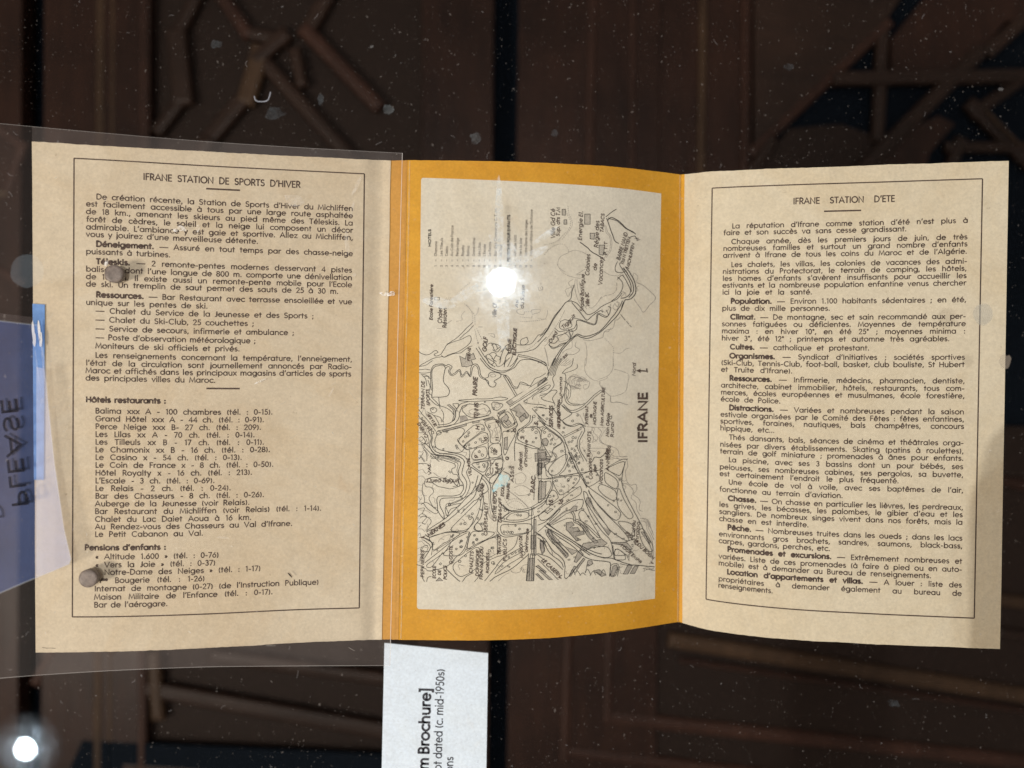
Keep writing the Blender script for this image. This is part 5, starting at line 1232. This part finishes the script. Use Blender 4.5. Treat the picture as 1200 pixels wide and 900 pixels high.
def glass_blob(name, cx, cy, rx, ry, ang, mat, up=0.0026, n=28, wob=.18):
    P = [P3(cx, cy, dG - up)]
    for i in range(n):
        t = 6.283185 * i / n; k = 1 + wob * noise.noise(Vector((math.cos(t) * 1.5 + cx, math.sin(t) * 1.5, cy)))
        x, y = rx * math.cos(t) * k, ry * math.sin(t) * k
        P.append(P3(cx + x * math.cos(ang) - y * math.sin(ang), cy + x * math.sin(ang) + y * math.cos(ang), dG - up))
    return mesh_obj(name, P, [(0, (i + 1) % n + 1, i + 1) for i in range(n)], mat, glass)
glass_blob('greasy_smear', 585, 335, 92, 88, 0, smear_mat('grease_round_lamp', .045, .024, .15, 260, .42, .66, .006, .34, 588, 331, 80))
glass_blob('greasy_smear', 36, 872, 62, 60, 0, smear_mat('grease_lower_left', .045, .036, .15, 300, .45, .68, .001, .34, 32, 876, 46), up=.0027)
RUB_GLARE = veil_mat('rub_glare', (.84, .93, 1.0), .55, pattern=(420, .36, .70))  # bluish streaks painting lamp glare over the finger smears
for a in ((515, 355, 20, 6, .15), (546, 345, 20, 6, -.5), (583, 283, 12, 4, .5), (600, 300, 5, 16, .0), (590, 372, 9, 34, 0), (585, 262, 5, 50, 0), (640, 275, 16, 3.5, -.6), (620, 300, 26, 5, -.45), (584, 252, 4, 40, .0), (565, 335, 14, 5, -.3)):
    glass_blob('rub_glare', *a, RUB_GLARE, up=.0029, n=18, wob=.35)
CYAN = veil_mat('painted_cyan_glint', (.38, .85, 1.0), .55, pattern=(500, .35, .6))  # cyan patches paint a reflected LED
glass_blob('cyan_glint', 590, 563, 6.5, 8, .5, CYAN, up=.0029, n=12, wob=.5); glass_blob('cyan_glint', 581, 571, 2.5, 6, .6, CYAN, up=.0030, n=10, wob=.5)
DROP = veil_mat('drop_and_glare', (.58, .68, .74), .16, pattern=(330, .30, .75)); DROP2 = veil_mat('dried_drop_dim', (.50, .62, .72), .085, pattern=(260, .28, .75)); DROPG = veil_mat('dried_drop_grey', (.46, .45, .40), .5)
SPOT_REFL = veil_mat('reflected_spot', (.45, .58, .70), .085)  # pale round spot paints reflected light, unlike the dried drops
for a in ((32, 318, 20, 19.5, 0, SPOT_REFL), (1152, 368, 12, 12.5, 0, DROPG), (1178, 423, 7.5, 8, 0, veil_mat('dried_drop_brown', (.42, .36, .3), .4)), (322, 133, 11, 7, -.2, DROP2), (455, 128, 6, 6, .3, DROP), (557, 162, 6.5, 7, 0, DROP), (253, 52, 7, 5, 0, DROP2), (376, 116, 3.5, 6, .1, DROP2),
          (580, 213, 4.5, 4, 0, DROP), (1047, 824, 7, 4, .3, DROP2), (925, 78, 6, 4, 0, DROP2), (650, 156, 4, 4, 0, DROP2)):
    glass_blob('drop_and_glare', *a[:5], a[5], up=.0031, n=20, wob=.12 if a[5] in (DROPG, SPOT_REFL) else .5)
# dust and lint: nobody could count it
def dust(name, num, size, col, amt, seed, lo=.0):
    q = random.Random(seed); V = []; F = []
    for _ in range(num):
        x = q.uniform(-60, 1260); y = q.uniform(-60, 960)
        dens = noise.noise(Vector((x * .006, y * .006, seed))) * .5 + .5
        if q.random() > dens + lo: continue
        r0 = size * q.lognormvariate(0, .45); n = q.choice((4, 5, 6)); a0 = q.uniform(0, 6); el = q.uniform(1, 2.2); an = q.uniform(0, 3.14)
        k = len(V)
        for i in range(n):
            t = a0 + 6.283 * i / n; u, w = r0 * el * math.cos(t), r0 * math.sin(t)
            V.append(P3(x + u * math.cos(an) - w * math.sin(an), y + u * math.sin(an) + w * math.cos(an), dG - .0034))
        F.append(tuple(reversed(range(k, k + n))))
    o = mesh_obj(name, V, F, veil_mat(name + '_grain', col, amt), glass); tag(o, kind='stuff'); return o
dust('fine_dust', 24000, .33, (.75, .70, .66), .085, 5, .2)
dust('coarse_dust', 420, .55, (.8, .82, .85), .12, 6, .0)
q = random.Random(12); V = []; F = []
for _ in range(90):
    x = q.uniform(0, 1200); y = q.uniform(0, 900); a = q.uniform(0, 6.28); L = q.uniform(3, 9); cv = q.uniform(-.9, .9)
    pts = []
    for i in range(6):
        pts.append((x, y)); x += math.cos(a) * L / 5; y += math.sin(a) * L / 5; a += cv * .5
    v2 = []; f2 = []; ribbon(pts, q.uniform(.5, .8), v2, f2); k = len(V); V += [P3(p[0], p[1], dG - .0036) for p in v2]; F += [tuple(i + k for i in f) for f in f2]
o = mesh_obj('lint', V, F, veil_mat('lint_fibre', (.85, .85, .88), .10), glass); tag(o, kind='stuff')
V = []; F = []; ribbon(smooth([(298, 113), (300, 118), (308, 119), (314, 117), (317, 108)]), 1.1, V, F)
mesh_obj('curled_fibre', [P3(x, y, dG - .0037) for x, y in V], F, veil_mat('curled_fibre', (.8, .85, 1), .4), glass)

# ------------------------------------------------------------------ added out-of-view blocker above the right side; it shades the lower right corner
BLOCKER = wood_mat('blocker_wood', (0.09, 0.05, 0.03), (0.05, 0.028, 0.018))
def shadow_blocker():
    bm = bmesh.new()
    pts = [(0.151, -0.40), (0.215, -0.40), (0.215, -0.008), (0.205, -0.003), (0.19, -0.0035), (0.172, -0.009), (0.158, -0.022), (0.1515, -0.045)]
    vs = [bm.verts.new((x, y, 0.118)) for x, y in pts]; f = bm.faces.new(vs)
    ex = bmesh.ops.extrude_face_region(bm, geom=[f]); bmesh.ops.translate(bm, verts=[e for e in ex['geom'] if isinstance(e, bmesh.types.BMVert)], vec=(0, 0, 0.014))
    t = empty('shadow_blocker', 'added unseen wooden shadow blocker standing over the glass beyond the summer page', 'handle bar')  # no real handle bar: added only to cast the shadow
    bm_obj('blocker_bar', bm, BLOCKER, t)
    slab('blocker_foot', 0.19, -0.39, 0.21, -0.36, ZG + 0.002, 0.118, BLOCKER, t)
    slab('blocker_foot', 0.262, -0.03, 0.282, -0.0, ZG + 0.002, 0.118, BLOCKER, t)
    slab('blocker_arm', 0.213, -0.03, 0.282, -0.006, 0.119, 0.131, BLOCKER, t)
shadow_blocker()
for n_ in ('map_hatching', 'map_contours', 'map_streams', 'map_roads', 'map_houses'):
    bpy.data.objects[n_]['kind'] = 'stuff'
